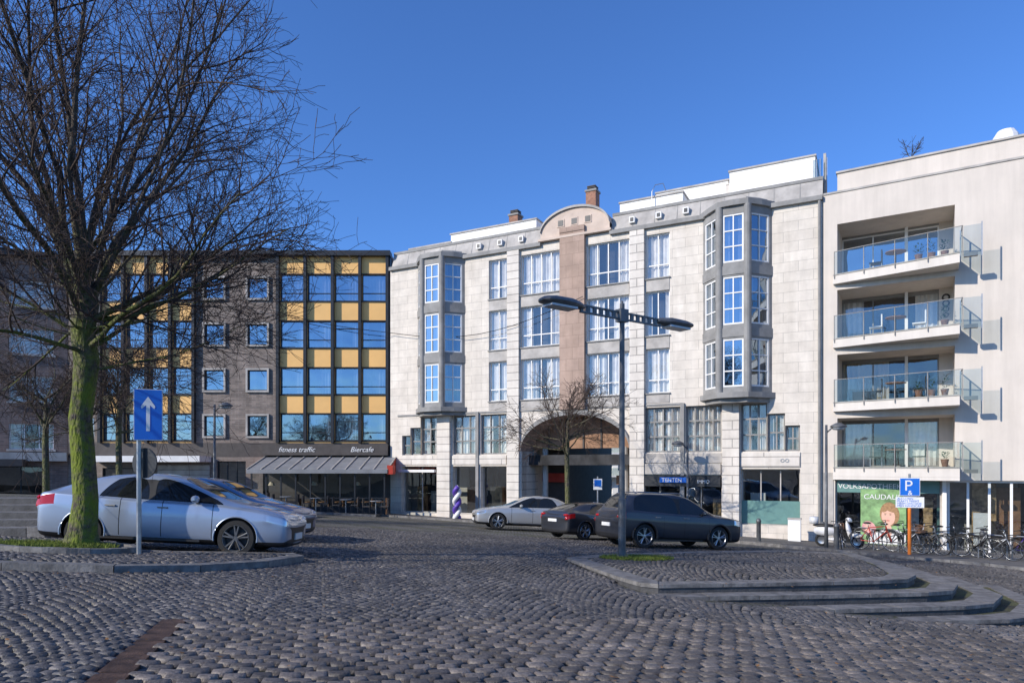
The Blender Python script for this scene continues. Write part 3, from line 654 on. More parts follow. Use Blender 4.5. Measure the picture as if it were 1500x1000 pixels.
# ------------------------------------------------------------------ ochre panel building (left)
mb = MB(); Y0 = 41.
xo = lambda u: (u-750)/1000*Y0
FL = (0, Y0, 1, 0); rw = [(11.6, 13.2), (8.8, 10.4), (6.0, 7.6), (3.24, 4.84)]
def panelseg(u0, u1, nc):
    w = (xo(u1)-xo(u0))/nc; ops = []
    for c in range(nc):
        for r_, (a, b) in enumerate(rw):
            ops.append((xo(u0)+w*c+.1, xo(u0)+w*(c+1)-.1, a, b, dict(nx=1, tr=(.72,) if R.random() < .4 else (.3,), fm='dark', gm='blueglass', rd=.1, fw=.05, cur='full' if R.random() < .25 else ('side' if R.random() < .5 else 'none'))))
    wall(mb, FL, xo(u0), xo(u1), 3.1, 14.25, ops, 'orange')
    for c in range(nc+1): mb.box(FL, xo(u0)+w*c-.085, xo(u0)+w*c+.085, -.25, .05, 3.1, 14.25, 'dark')
    for a, b in rw: mb.box(FL, xo(u0), xo(u1), -.04, .0, b+.0, b+.05, 'dark'); mb.box(FL, xo(u0), xo(u1), -.06, .0, a-.06, a, 'dark')
panelseg(148, 285, 4); panelseg(408, 568, 4)
ops = []
for u0, u1 in ((300, 328.5), (363.5, 392)):
    for v in (12.98, 10.2, 7.46, 4.72): ops.append((xo(u0), xo(u1), v-1.22, v, dict(nx=1, fm='dark', gm='blueglass', cur='side', rd=.08)))
wall(mb, FL, xo(285), xo(408), 3.1, 14.25, ops, 'brick')
for o in ops:
    a, b, c, d = o[:4]; e = .11
    mb.box(FL, a-e, a, -.12, .0, c-e, d+e, 'greylt'); mb.box(FL, b, b+e, -.12, .0, c-e, d+e, 'greylt'); mb.box(FL, a, b, -.12, 0, d, d+e, 'greylt'); mb.box(FL, a, b, -.12, 0, c-e, c, 'greylt')
wall(mb, FL, xo(100), xo(148), 3.1, 14.25, [(xo(112), xo(138), z-1.4, z, dict(nx=2)) for z in (13, 10.2, 7.4, 4.6)], 'brick')
mb.box(FL, xo(568), -7.28, -.1, .2, -1.3, 14.2, 'dark')
mb.box(FL, xo(98), -7.27, -.35, .4, 14.25, 14.55, 'dark'); mb.box(FL, xo(100), -7.3, .7, 11, -1.5, 14.4, 'brick'); mb.box(FL, xo(100), -7.3, .4, 11, 14.4, 14.5, 'greyc')
for u in (345, 385, 520): mb.box(FL, xo(u), xo(u)+.5, 3, 3.5, 14.5, 15.0, 'brick')
mb.box(FL, xo(100), xo(568), .0, .6, 2.25, 3.1, 'fascia')
gops = [(xo(105), xo(140), -.9, 2.0), (xo(150), xo(228), -.9, 1.6), (xo(235), xo(283), -.9, 1.6), (xo(318), xo(360), -1.0, 2.0), (xo(385), xo(470), -.9, 2.1), (xo(475), xo(562), -.9, 2.1)]
wall(mb, FL, xo(100), xo(568), -1.8, 2.25, [(*o, dict(nx=3, fm='dark', gm='shopglass', cur='none', bd=2)) for o in gops], 'brick')
mb.box(FL, xo(143), xo(310), -1.6, -.05, 1.95, 2.3, 'white')
for q in range(9): mb.box(FL, xo(232)+.0, xo(308), -.1, -.03, -.9+q*.3, -.9+q*.3+.27, 'greylt')
mb.box(FL, xo(388), xo(570), -.5, -.02, 2.35, 3.0, 'fascia')
ya = Y0-3.0; x0, x1 = -14.7, -6.9
mb.hexa([(x0, ya-.2, 1.45), (x1, ya-.2, 1.45), (x1, Y0-.02, 2.25), (x0, Y0-.02, 2.25), (x0, ya-.2, 1.5), (x1, ya-.2, 1.5), (x1, Y0-.02, 2.32), (x0, Y0-.02, 2.32)], 'canopy')
for q in range(11):
    x = x0+(x1-x0)*q/10; mb.hexa([(x-.03, ya-.21, 1.5), (x+.03, ya-.21, 1.5), (x+.03, Y0-.05, 2.32), (x-.03, Y0-.05, 2.32), (x-.03, ya-.21, 1.55), (x+.03, ya-.21, 1.55), (x+.03, Y0-.05, 2.37), (x-.03, Y0-.05, 2.37)], 'greylt')
mb.box(F0, x0, x1, ya-.24, ya-.2, 1.3, 1.52, 'canopy')
for x in (x0-.05, x1+.01): mb.poly([(x, ya-.2, 1.35), (x, Y0-.1, 1.35), (x, Y0-.1, 2.3)], 'red')
mb.box(F0, x1-.02, x1+.3, ya-.2, ya+.6, 1.25, 1.75, 'red')
nb = 9
for q in range(nb+1):
    x = x0+.2+(x1-x0-.4)*q/nb; mb.box(F0, x-.04, x+.04, ya-.04, ya+.04, -1.2, 1.4, 'dark')
mb.box(F0, x0+.2, x1-.2, ya-.03, ya+.03, -.95, -.55, 'dark'); mb.box(F0, x0+.2, x1-.2, ya-.03, ya+.03, -.1, -.05, 'dark')
mb.poly([(x0+.2, ya+.01, -.55), (x1-.2, ya+.01, -.55), (x1-.2, ya+.01, 1.3), (x0+.2, ya+.01, 1.3)], 'rail')
mb.box(F0, x0+.2, x1-.2, ya+2.7, ya+2.8, -1.2, 2.2, 'fascia')
for q in range(9):
    x = x0+.7+q*.82
    mb.tube([(x, ya+.8, -1.1), (x, ya+.8, -.35)], .04, 6, 'steel'); mb.tube([(x, ya+.8, -.35), (x, ya+.8, -.3)], .34, 12, 'wood')
    mb.box(F0, x+.3, x+.34, ya+.6, ya+1.0, -1.1, -.1, 'wood'); mb.box(F0, x+.1, x+.34, ya+.6, ya+1.0, -.68, -.63, 'wood')
    if q % 2 == 0:
        z = g(x, ya-.7)+.1
        mb.tube([(x, ya-.7, z), (x, ya-.7, z+.72)], .03, 6, 'steel'); mb.tube([(x, ya-.7, z+.72), (x, ya-.7, z+.75)], .32, 12, 'canopy')
        for s in (-1, 1):
            xx = x+s*.5; mb.box(F0, xx-.2, xx+.2, ya-.9, ya-.5, z+.42, z+.46, 'fascia'); mb.box(F0, xx+s*.18-.015, xx+s*.18+.015, ya-.9, ya-.5, z+.46, z+.88, 'fascia')
            for e in (-.18, .18):
                for f in (-.88, -.52): mb.box(F0, xx+e-.015, xx+e+.015, ya+f-.015, ya+f+.015, z, z+.42, 'dark')
    if q % 3 == 0: mb.tube([(x+.2, ya+1.2, .6), (x+.2, ya+1.2, .8)], [.2, .1], 10, 'curtain2')
ochre = mb.build('ochre_panel_building')
text(ochre, 'fitness traffic', .42, xo(412), Y0-.52, 2.55, 'white', shear=.3); text(ochre, 'Biercafe', .42, xo(516), Y0-.52, 2.55, 'white', shear=.3)
mtx, L3 = frame_matrix((-44, 32.5), (xo(100)-.02, Y0-.02)); mb = MB(); ops = []
nwin = 5
for i in range(nwin):
    a = L3-2.9-i*4.0
    for z in (12.6, 9.8, 7.0, 4.2): ops.append((a, a+2.2, z-1.5, z, dict(nx=3, tr=(.3,))))
for i in range(4): ops.append((L3-4.6-i*4.4, L3-1.2-i*4.4, -.9, 1.7, dict(nx=3, fm='dark', gm='shopglass', cur='none', bd=1.5)))
wall(mb, F0, 0, L3, -1.5, 14.0, ops, 'brick2')
for i in range(nwin):
    for z in (12.6, 9.8, 7.0, 4.2): mb.box(F0, L3-3-i*4., L3-.6-i*4., -.08, 0, z-1.62, z-1.5, 'greylt')
mb.box(F0, 0, L3, -.3, .3, 13.9, 14.3, 'dark'); mb.box(F0, 0, L3, 1.6, 10, -1.5, 14.2, 'brick2'); mb.box(F0, 0, L3, -.5, -.02, 2.0, 2.5, 'greylt'); mb.box(F0, 0, L3, .3, 1.6, 13.7, 14.0, 'dark')
mb.box(F0, L3-6, L3-2, -1.4, -.05, 1.7, 2.1, 'fascia')
mb.build('brick_apartment_building', mtx)
mb = MB(); F5 = (-6, 76, 1, 0)
ops = [(1+i*2.4, 2.8+i*2.4, z, z+1.5, dict(nx=2, gm='blueglass', cur='none')) for i in range(8) for z in (-1.2, 1.3, 3.8, 6.3)]
wall(mb, F5, 0, 21, -3.5, 9.5, ops, 'penthouse'); mb.box(F5, 0, 21, .7, 8, -3.5, 9.6, 'penthouse')
for z in (.6, 3.1, 5.6):
    mb.box(F5, 0, 21, -1.2, 0, z, z+.15, 'white'); mb.box(F5, 0, 21, -1.2, -1.15, z+.15, z+1.0, 'rail')
mb.build('white_residential_block')

# ------------------------------------------------------------------ left steps / terrace
mb = MB()
P0 = g(-12, 15)
for i in range(5):
    yf = 14.6+i*.42; P = [(-30, yf), (-10.4, yf), (-10.4, yf+.55), (-30, yf+.55)]
    zz0 = P0+.14*(i+1)
    mb.prism(P, P0-.5, zz0, 'bluestone', 'stonetread')
mb.prism([(-40, 17.0), (-10.4, 17.0), (-10.4, 33), (-40, 33)], lambda x, y: g(x, y)-.3, lambda x, y: max(P0+.7-(y-17)*.055, g(x, y)+.03), 'bluestone', 'ground')
for i in range(5): mb.box(F0, -10.38, -10.0, 14.6+i*.42, 14.6+i*.42+.5, P0-.5, P0+.14*(i+1)+.02, 'stonetread')
mb.build('stone_steps')

# ------------------------------------------------------------------ trees
def tree(name, x, y, z, trunk, specs, seed, bark):
    rr = random.Random(seed); mb = MB()
    def branch(p, d, Lg, r, lev):
        sp = specs[lev]; n = sp['seg']; pts = [p.copy()]; rs = [r]; dd = d.normalized()
        for i in range(n):
            dd = (dd+Vector((rr.gauss(0, 1), rr.gauss(0, 1), rr.gauss(0, 1)))*sp['wig']+Vector((0, 0, 1))*sp['up']).normalized()
            pts.append(pts[-1]+dd*Lg/n); rs.append(max(sp.get('rmin', .004), r*(1-(i+1)/n*.8)))
        mb.tube(pts, rs, sp['sides'], bark if lev < 1 else 'twig', cap=False)
        if lev+1 < len(specs):
            ns = specs[lev+1]; k = int(ns['n']*rr.uniform(.75, 1.25)*min(1.3, Lg/sp['L'][1]+.3))
            for q in range(k):
                t = rr.uniform(ns.get('t0', .15), 1.0)**.85; f = t*n; i = min(n-1, int(f)); pp = pts[i].lerp(pts[i+1], f-i)
                tan = (pts[i+1]-pts[i]).normalized(); ax = tan.orthogonal().normalized(); ax.rotate(Matrix.Rotation(rr.uniform(0, 2*math.pi), 3, tan))
                ang = math.radians(rr.uniform(*ns['ang'])); nd = tan*math.cos(ang)+ax*math.sin(ang)
                ll = rr.uniform(*ns['L'])*(1.1-t*.5); branch(pp, nd, ll, min(rs[i]*.75, ns['r']*rr.uniform(.7, 1.2)), lev+1)
    pts, rs = trunk['pts'], trunk['r']
    mb.tube([Vector(p) for p in pts], rs, 14, bark)
    for (h, az, el, Lg, r) in trunk['limbs']:
        for i in range(len(pts)-1):
            if pts[i][2] <= h <= pts[i+1][2]: break
        t = (h-pts[i][2])/(pts[i+1][2]-pts[i][2]); t = min(1, max(0, t)); pp = Vector(pts[i]).lerp(Vector(pts[i+1]), t)
        a = math.radians(az); e = math.radians(el); d = Vector((math.cos(a)*math.cos(e), math.sin(a)*math.cos(e), math.sin(e)))
        branch(pp, d, Lg, r, 0)
    o = mb.build(name, Matrix.Translation((x, y, z)), smooth=True); return o
rr = random.Random(11); limbs = []
for i in range(17):
    limbs.append((rr.uniform(3.9, 5.1), i*137.5+rr.uniform(-20, 20), rr.uniform(45, 82), rr.uniform(5.2, 7.4), rr.uniform(.035, .075)))
for i in range(12):
    limbs.append((rr.uniform(3.4, 4.7), i*36+rr.uniform(-14, 14), rr.uniform(5, 38), rr.uniform(3.4, 5.1), rr.uniform(.03, .06)))
for i in range(12):
    limbs.append((rr.uniform(3.0, 4.2), i*31+rr.uniform(-14, 14), rr.uniform(-25, 12), rr.uniform(1.2, 2.8), rr.uniform(.014, .028)))
big = [dict(seg=10, wig=.10, up=.045, sides=6, L=(5, 6)), dict(n=14, seg=6, wig=.13, up=.045, sides=4, L=(1.2, 2.7), ang=(22, 58), r=.019, t0=.12, rmin=.004),
       dict(n=8, seg=4, wig=.16, up=.02, sides=3, L=(.5, 1.3), ang=(25, 60), r=.009, rmin=.0045), dict(n=4, seg=3, wig=.18, up=0, sides=3, L=(.25, .65), ang=(25, 60), r=.006, rmin=.004)]
bx, by = -7.43, 11.8
tree('bare_lime_tree', bx, by, g(bx, by)+.05, dict(pts=[(0, 0, -.2), (-.02, 0, .08), (.01, 0, .35), (.05, .02, .9), (.01, .02, 1.6), (-.03, .0, 2.3), (.02, .02, 2.8), (.06, .03, 3.3), (.0, .02, 3.8), (.07, 0, 4.3), (.01, 0, 4.8), (.04, 0, 5.4)], r=[.40, .31, .23, .195, .185, .18, .175, .20, .185, .20, .14, .07], limbs=limbs), big, 3, 'bark')
def small(name, x, y, h, cr, seed, lo=2.2):
    r3 = random.Random(seed); lim = []
    for i in range(18): lim.append((r3.uniform(lo, lo+1.5), i*137.5, r3.uniform(0, 78), r3.uniform(.75, 1.15)*cr, r3.uniform(.025, .042)))
    sp = [dict(seg=6, wig=.12, up=.05, sides=5, L=(cr*.8, cr)), dict(n=11, seg=4, wig=.14, up=.03, sides=3, L=(.5, 1.2), ang=(25, 60), r=.014, rmin=.007), dict(n=9, seg=3, wig=.16, up=-.02, sides=3, L=(.3, .7), ang=(25, 65), r=.009, rmin=.006)]
    tree(name, x, y, g(x, y), dict(pts=[(0, 0, -.3), (.02, 0, 1), (-.02, .02, lo), (.02, 0, lo+.8), (0, 0, lo+1.5)], r=[.14, .11, .10, .08, .04], limbs=lim), sp, seed, 'bark2')
small('bare_tree', 2.35, 29, 7, 3.0, 21, 3.2); small('bare_tree', -16.4, 24, 5, 2.6, 22, 2.6); small('bare_tree', -14.4, 25, 6, 2.6, 23, 3.0)
small('bare_tree', -19.5, 31, 6, 2.6, 25, 3.0)
def grasspatch(name, cx, cy, rx, ry, zf, n, seed):
    r4 = random.Random(seed); mb = MB(); N = 20
    mb.poly([(cx+rx*math.cos(6.283*i/N)*(1+.1*math.sin(3*i)), cy+ry*math.sin(6.283*i/N), zf(cx+rx*math.cos(6.283*i/N), cy+ry*math.sin(6.283*i/N))+.012) for i in range(N)], 'grass')
    for _ in range(n):
        a = r4.uniform(0, 6.283); q = math.sqrt(r4.random()); x = cx+rx*q*math.cos(a)*1.08; y = cy+ry*q*math.sin(a)*1.08; h = r4.uniform(.03, .09); t = r4.uniform(0, 6.283); w = .007
        z = zf(x, y); mb.poly([(x-w*math.cos(t), y-w*math.sin(t), z), (x+w*math.cos(t), y+w*math.sin(t), z), (x+r4.uniform(-.04, .04), y+r4.uniform(-.04, .04), z+h)], 'grass')
    mb.build(name)
grasspatch('grass', bx-.25, by-.35, .95, .5, lambda x, y: lz(x, y)+.05, 5000, 1)
mb = MB(); N = 22
ringp = [(bx-.1+1.25*math.cos(6.283*i/N), by-.35+.78*math.sin(6.283*i/N)) for i in range(N)]
kerb_ring(mb, ringp, .14, lambda x, y: lz(x, y)+.09, lambda x, y: lz(x, y)-.1, 'stonetread'); mb.build('tree_pit_edging')
grasspatch('grass', -8.9, 11.2, .5, .35, lambda x, y: lz(x, y)+.0, 1200, 2)
grasspatch('grass', 2.75, 15.1, .75, .55, lambda x, y: z1(x, y)+.0, 3500, 4)

# ------------------------------------------------------------------ cars
def paint(name, c, metal=.6, seams=(-.72, .02, .92)):
    m, n, l, b = base(name, .32, metal)
    b.inputs['Coat Weight'].default_value = .9; b.inputs['Coat Roughness'].default_value = .04
    tc = n.new('ShaderNodeTexCoord')
    sp = n.new('ShaderNodeSeparateXYZ'); l.new(tc.outputs['Object'], sp.inputs[0])
    prev = None
    for xs in seams:
        s = n.new('ShaderNodeMath'); s.operation = 'SUBTRACT'; l.new(sp.outputs['X'], s.inputs[0]); s.inputs[1].default_value = xs
        ab = n.new('ShaderNodeMath'); ab.operation = 'ABSOLUTE'; l.new(s.outputs[0], ab.inputs[0])
        lt = n.new('ShaderNodeMath'); lt.operation = 'LESS_THAN'; l.new(ab.outputs[0], lt.inputs[0]); lt.inputs[1].default_value = .007
        if prev:
            mxx = n.new('ShaderNodeMath'); mxx.operation = 'MAXIMUM'; l.new(prev, mxx.inputs[0]); l.new(lt.outputs[0], mxx.inputs[1]); prev = mxx.outputs[0]
        else: prev = lt.outputs[0]
    z0 = n.new('ShaderNodeMath'); z0.operation = 'GREATER_THAN'; l.new(sp.outputs['Z'], z0.inputs[0]); z0.inputs[1].default_value = .32
    z2 = n.new('ShaderNodeMath'); z2.operation = 'LESS_THAN'; l.new(sp.outputs['Z'], z2.inputs[0]); z2.inputs[1].default_value = .99
    m1 = n.new('ShaderNodeMath'); m1.operation = 'MULTIPLY'; l.new(z0.outputs[0], m1.inputs[0]); l.new(z2.outputs[0], m1.inputs[1])
    m2 = n.new('ShaderNodeMath'); m2.operation = 'MULTIPLY'; l.new(m1.outputs[0], m2.inputs[0]); l.new(prev, m2.inputs[1])
    d2 = n.new('ShaderNodeMixRGB'); l.new(m2.outputs[0], d2.inputs[0]); d2.inputs[1].default_value = rgb(c); d2.inputs[2].default_value = (.008, .008, .008, 1)
    l.new(d2.outputs[0], b.inputs['Base Color'])
    return m
def simple(name, c, rough, metal=0, spec=.5):
    m, n, l, b = base(name, rough, metal, spec); b.inputs['Base Color'].default_value = rgb(c); return m
M['carglass'] = simple('car_glass', (.012, .014, .016), .03, 0, .6)
M['headlight'] = simple('headlight', (.55, .6, .65), .08, .6)
M['taillight'] = simple('taillight', (.40, .01, .01), .12)
HATCH = [(0, .02, .03, .26, .66, .70, .78, .56), (.06, .08, .11, .18, .76, .80, .90, .70), (.38, .42, .46, .17, .85, .90, .985, .76), (.95, .95, .98, .17, .91, .99, 1, .78), (1.18, 1.18, 1.20, .17, .94, 1.03, 1, .80),
         (1.66, 1.62, 2.12, .17, .955, 1.42, 1, .67), (2.42, 2.42, 2.50, .17, .965, 1.475, 1, .67), (2.50, 2.50, 2.57, .17, .965, 1.475, 1, .67), (3.28, 3.42, 3.20, .17, 1.0, 1.435, 1, .66), (3.62, 3.70, 3.48, .17, 1.03, 1.39, .995, .65),
         (4.16, 4.24, 4.28, .18, 1.06, 1.13, .98, .68), (4.40, 4.42, 4.42, .20, 1.02, 1.08, .95, .68), (4.54, 4.50, 4.48, .26, .90, .94, .86, .62)]
SUV = [(0, .02, .03, .30, .84, .86, .80, .58), (.05, .07, .10, .22, .95, .98, .91, .72), (.34, .38, .44, .21, 1.0, 1.05, .985, .78), (.9, .9, .95, .21, 1.03, 1.12, 1, .80), (1.15, 1.15, 1.18, .21, 1.05, 1.16, 1, .82),
       (1.58, 1.54, 1.90, .21, 1.06, 1.62, 1, .70), (2.35, 2.35, 2.40, .21, 1.07, 1.70, 1, .71), (2.43, 2.43, 2.48, .21, 1.07, 1.70, 1, .71), (3.30, 3.38, 3.34, .21, 1.10, 1.69, 1, .71), (3.95, 4.02, 3.98, .21, 1.14, 1.66, 1, .70),
       (4.30, 4.35, 4.33, .23, 1.12, 1.17, .985, .78), (4.40, 4.43, 4.41, .24, 1.02, 1.08, .96, .76), (4.48, 4.47, 4.46, .30, .86, .90, .92, .72)]
SEDAN = [(0, .02, .04, .26, .66, .70, .74, .56), (.08, .10, .13, .19, .76, .80, .88, .70), (.40, .43, .48, .17, .85, .90, .97, .76), (1.0, 1.0, 1.03, .17, .90, .98, 1, .78), (1.36, 1.36, 1.40, .17, .93, 1.02, 1, .80),
         (1.88, 1.84, 2.2, .17, .95, 1.43, 1, .66), (2.55, 2.55, 2.62, .17, .96, 1.49, 1, .66), (2.63, 2.63, 2.7, .17, .96, 1.49, 1, .66), (3.4, 3.5, 3.3, .17, .98, 1.45, 1, .65), (3.72, 3.7, 3.5, .17, .99, 1.41, .99, .64),
         (4.1, 4.12, 4.15, .17, 1.0, 1.10, .98, .72), (4.66, 4.66, 4.66, .2, .98, 1.05, .94, .74), (4.80, 4.78, 4.76, .28, .88, .92, .84, .66)]
def car(name, cols, pm, x, y, head, hw=.92, wr=.34, rimk='rim', ax=(.92, 3.62), cladding=None, scale=1.0, lights='t'):
    Lc = cols[-1][0]; V = []; F = []; mi = []; mats = [pm, M['carglass'], M['black'], M['headlight'], M['taillight'], M['dark']]
    for (xl, x5, x6, zb, zt_, zr, ws, w6) in cols:
        w = hw*ws
        pts = [(xl, 0, zb), (xl, w*.84, zb), (xl, w*.965, zb+.10), (xl, w*1.0, zb+(zt_-zb)*.45), (xl, w*.995, zb+(zt_-zb)*.74), (xl, w*.97, zt_-.04), (x5, w*.925, zt_), (x6, hw*w6*min(1, ws+.12)+.02, zr-.055), (x6, hw*w6*min(1, ws+.12)-.07, zr-.008), (x6, 0, zr)]
        full = pts+[(p[0], -p[1], p[2]) for p in pts[-2:0:-1]]
        V += [(Lc/2-p[0], p[1], p[2]) for p in full]
    n = 18
    def half(j): return j if j < 9 else 17-j
    for i in range(len(cols)-1):
        for j in range(n):
            q = (j+1) % n; F.append((i*n+j, i*n+q, (i+1)*n+q, (i+1)*n+j)); h = half(j); k = 0
            if h == 6 and i in (4, 5, 7): k = 1
            if h == 6 and i == 6: k = 2
            if h == 6 and i == 8 and cols is SUV: k = 1
            if h == 8 and i in (4, 9): k = 1
            if h == 4 and i in (0, 1): k = 3
            if h == 4 and i in (10, 11): k = 4
            if h == 0: k = 2
            if h == 1: k = 2 if (cladding or 2 <= i) else 5
            mi.append(k)
    for e, base_i in ((0, 0), (1, (len(cols)-1)*n)):
        for j in range(9):
            a, b = base_i+j, base_i+j+1; c, d = base_i+(n-j-1) % n, base_i+(n-j) % n
            if j == 0: f = (a, b, c)
            elif j == 8: f = (a, b, d)
            else: f = (a, b, c, d)
            if e == 0: k = 2 if j in (1, 2, 3) else 0
            else: k = 2 if j in (0, 1) else 0
            F.append(f if e == 0 else f[::-1]); mi.append(k)
    me = bpy.data.meshes.new('body'); me.from_pydata(V, [], F)
    for m in mats: me.materials.append(m)
    me.polygons.foreach_set('material_index', mi)
    me.validate(); me.update()
    bm = bmesh.new(); bm.from_mesh(me); bmesh.ops.recalc_face_normals(bm, faces=bm.faces)
    cl = bm.edges.layers.float.get('crease_edge') or bm.edges.layers.float.new('crease_edge')
    for e in bm.edges:
        ks = [f.material_index for f in e.link_faces]
        if len(ks) == 2 and ks[0] != ks[1] and (1 in ks): e[cl] = .75
        if len(ks) == 2 and ks[0] != ks[1] and (3 in ks or 4 in ks): e[cl] = .5
        a, b = e.verts[0].index, e.verts[1].index
        if a % n == b % n and (a % n) in (6, 12): e[cl] = .7
        if a % n == b % n and (a % n) in (4, 14): e[cl] = .45
        if a % n == b % n and (a % n) in (5, 13): e[cl] = .45
        if a//n == b//n and a//n in (1, len(cols)-2): e[cl] = max(e[cl], .3)
    bm.to_mesh(me); bm.free()
    body = bpy.data.objects.new('body', me); scene.collection.objects.link(body)
    s = body.modifiers.new('s', 'SUBSURF'); s.levels = 3; s.render_levels = 3
    cut = MB()
    for axx in ax:
        for sd in (1, -1):
            cut.tube([(Lc/2-axx, sd*(hw-.27), wr), (Lc/2-axx, sd*(hw+.2), wr)], wr+.05, 36, 'black')
    co = cut.build('cutter')
    bb = body.modifiers.new('b', 'BOOLEAN'); bb.object = co; bb.operation = 'DIFFERENCE'; bb.solver = 'EXACT'
    try: bb.material_mode = 'TRANSFER'
    except Exception: pass
    dg = bpy.context.evaluated_depsgraph_get(); ev = body.evaluated_get(dg); nm = bpy.data.meshes.new_from_object(ev)
    body.modifiers.clear(); body.data = nm; bpy.data.objects.remove(co, do_unlink=True)
    nm.polygons.foreach_set('use_smooth', [True]*len(nm.polygons))
    try: nm.set_sharp_from_angle(angle=math.radians(38))
    except Exception: pass
    p = MB()
    for axx in ax:
        for sd in (1, -1):
            X = Lc/2-axx; yo = sd*(hw-.03); c = (X, yo, wr); A_ = (0, sd, 0)
            p.lathe([(wr*.72, -.20), (wr*.93, -.20), (wr, -.16), (wr, -.04), (wr*.95, -.005), (wr*.74, .0), (wr*.72, -.02)], c, A_, 36, 'tire', closed=True)
            p.lathe([(wr*.73, -.01), (wr*.70, .004), (wr*.65, -.02), (wr*.62, -.16), (0.0, -.16)], c, A_, 36, rimk)
            p.lathe([(wr*.60, -.10), (0, -.09)], c, A_, 24, 'black')
            p.lathe([(0, -.005), (wr*.14, -.008), (wr*.17, -.06)], c, A_, 16, rimk)
            for q in range(10):
                t = 2*math.pi*(q//2)/5+(.17 if q % 2 else -.17)+.3; t2 = 2*math.pi*(q//2)/5+(.06 if q % 2 else -.06)+.3
                a = Vector((X+wr*.12*math.cos(t2), yo-sd*.02, wr+wr*.12*math.sin(t2))); b = Vector((X+wr*.68*math.cos(t), yo-sd*.012, wr+wr*.68*math.sin(t)))
                p.tube([a, b], [.022, .018], 5, rimk)
            pts = [(X+(wr+.055)*math.cos(t), sd*(hw*1.0-.012), wr+(wr+.055)*math.sin(t)) for t in [math.radians(-8+196*i/20) for i in range(21)]]
            p.tube(pts, .035 if cladding else .014, 6, 'black' if cladding else pm)
    for sd in (1, -1):
        mx = Lc/2-cols[5][1]-.02; zt_ = cols[5][4]
        p.ell((mx, sd*(hw+.07), zt_+.07), (.075, .11, .07), pm, 10); p.box(F0, mx-.03, mx+.03, sd*(hw-.06)-.03, sd*(hw-.06)+.06, zt_-.01, zt_+.05, 'black')
        for hx in (cols[6][0]-.18, cols[8][0]-.12): p.box(F0, Lc/2-hx-.09, Lc/2-hx+.09, sd*hw*.99-.02, sd*hw*.99+.015, zt_-.12, zt_-.095, 'greyc')
        p.box(F0, Lc/2-cols[8][0]-.05, Lc/2-1.55, sd*hw*.985-.01, sd*hw*.985+.012, .25, .29, 'black')
        zl = cols[-2][4]-.09; p.ell((-Lc/2+.10, sd*hw*.76, zl), (.10, .15, .055), 'taillight', 12)
        zh = cols[1][4]-.07; p.ell((Lc/2-.17, sd*hw*.76, zh), (.15, .13, .05), 'headlight', 12)
        if cladding: p.tube([(Lc/2-2.1, sd*hw*.62, 1.66), (Lc/2-2.2, sd*hw*.62, 1.715), (Lc/2-3.7, sd*hw*.62, 1.705), (Lc/2-3.85, sd*hw*.62, 1.64)], .015, 6, 'steel')
    zf = cols[1][3]
    p.box(F0, Lc/2-.02, Lc/2+.02, -.26, .26, zf+.14, zf+.26, 'plate'); p.box(F0, -Lc/2-.02, -Lc/2+.03, -.26, .26, cols[-1][4]-.24, cols[-1][4]-.13, 'plate')
    parts = p.build('wheels_and_trim', smooth=True)
    try: parts.data.set_sharp_from_angle(angle=math.radians(35))
    except Exception: pass
    root = bpy.data.objects.new(name, None); scene.collection.objects.link(root)
    body.parent = root; parts.parent = root
    h = math.radians(head); f = Vector((math.cos(h), math.sin(h), 0)); l_ = Vector((-math.sin(h), math.cos(h), 0))
    gx = (g(x+f.x, y+f.y)-g(x-f.x, y-f.y))/2; gl = (g(x+l_.x, y+l_.y)-g(x-l_.x, y-l_.y))/2
    f.z = gx; f.normalize(); l_.z = gl; u = f.cross(l_).normalized(); l_ = u.cross(f)
    m = Matrix.Identity(4); m.col[0][:3] = f*scale; m.col[1][:3] = l_*scale; m.col[2][:3] = u*scale; m.col[3][:3] = (x, y, g(x, y)+.012)
    root.matrix_world = m
    return root
car('parked_hatchback_car', HATCH, paint('silver_blue_paint', (.34, .40, .50), .45), -6.5, 13.3, 4, rimk='lampgrey')
car('parked_hatchback_car', HATCH, paint('dark_blue_paint', (.012, .05, .16), .15), -7.45, 17.3, -4)
car('parked_sedan_car', SEDAN, paint('silver_paint', (.46, .46, .45), .4), .7, 29.4, 190)
car('parked_compact_car', HATCH, paint('anthracite_paint', (.03, .032, .038), .2), 3.05, 24.9, 35, scale=.90)
car('parked_suv_car', SUV, paint('grey_paint', (.028, .031, .040), .2), 5.0, 22.0, 20, wr=.37, cladding=True, rimk='rim')

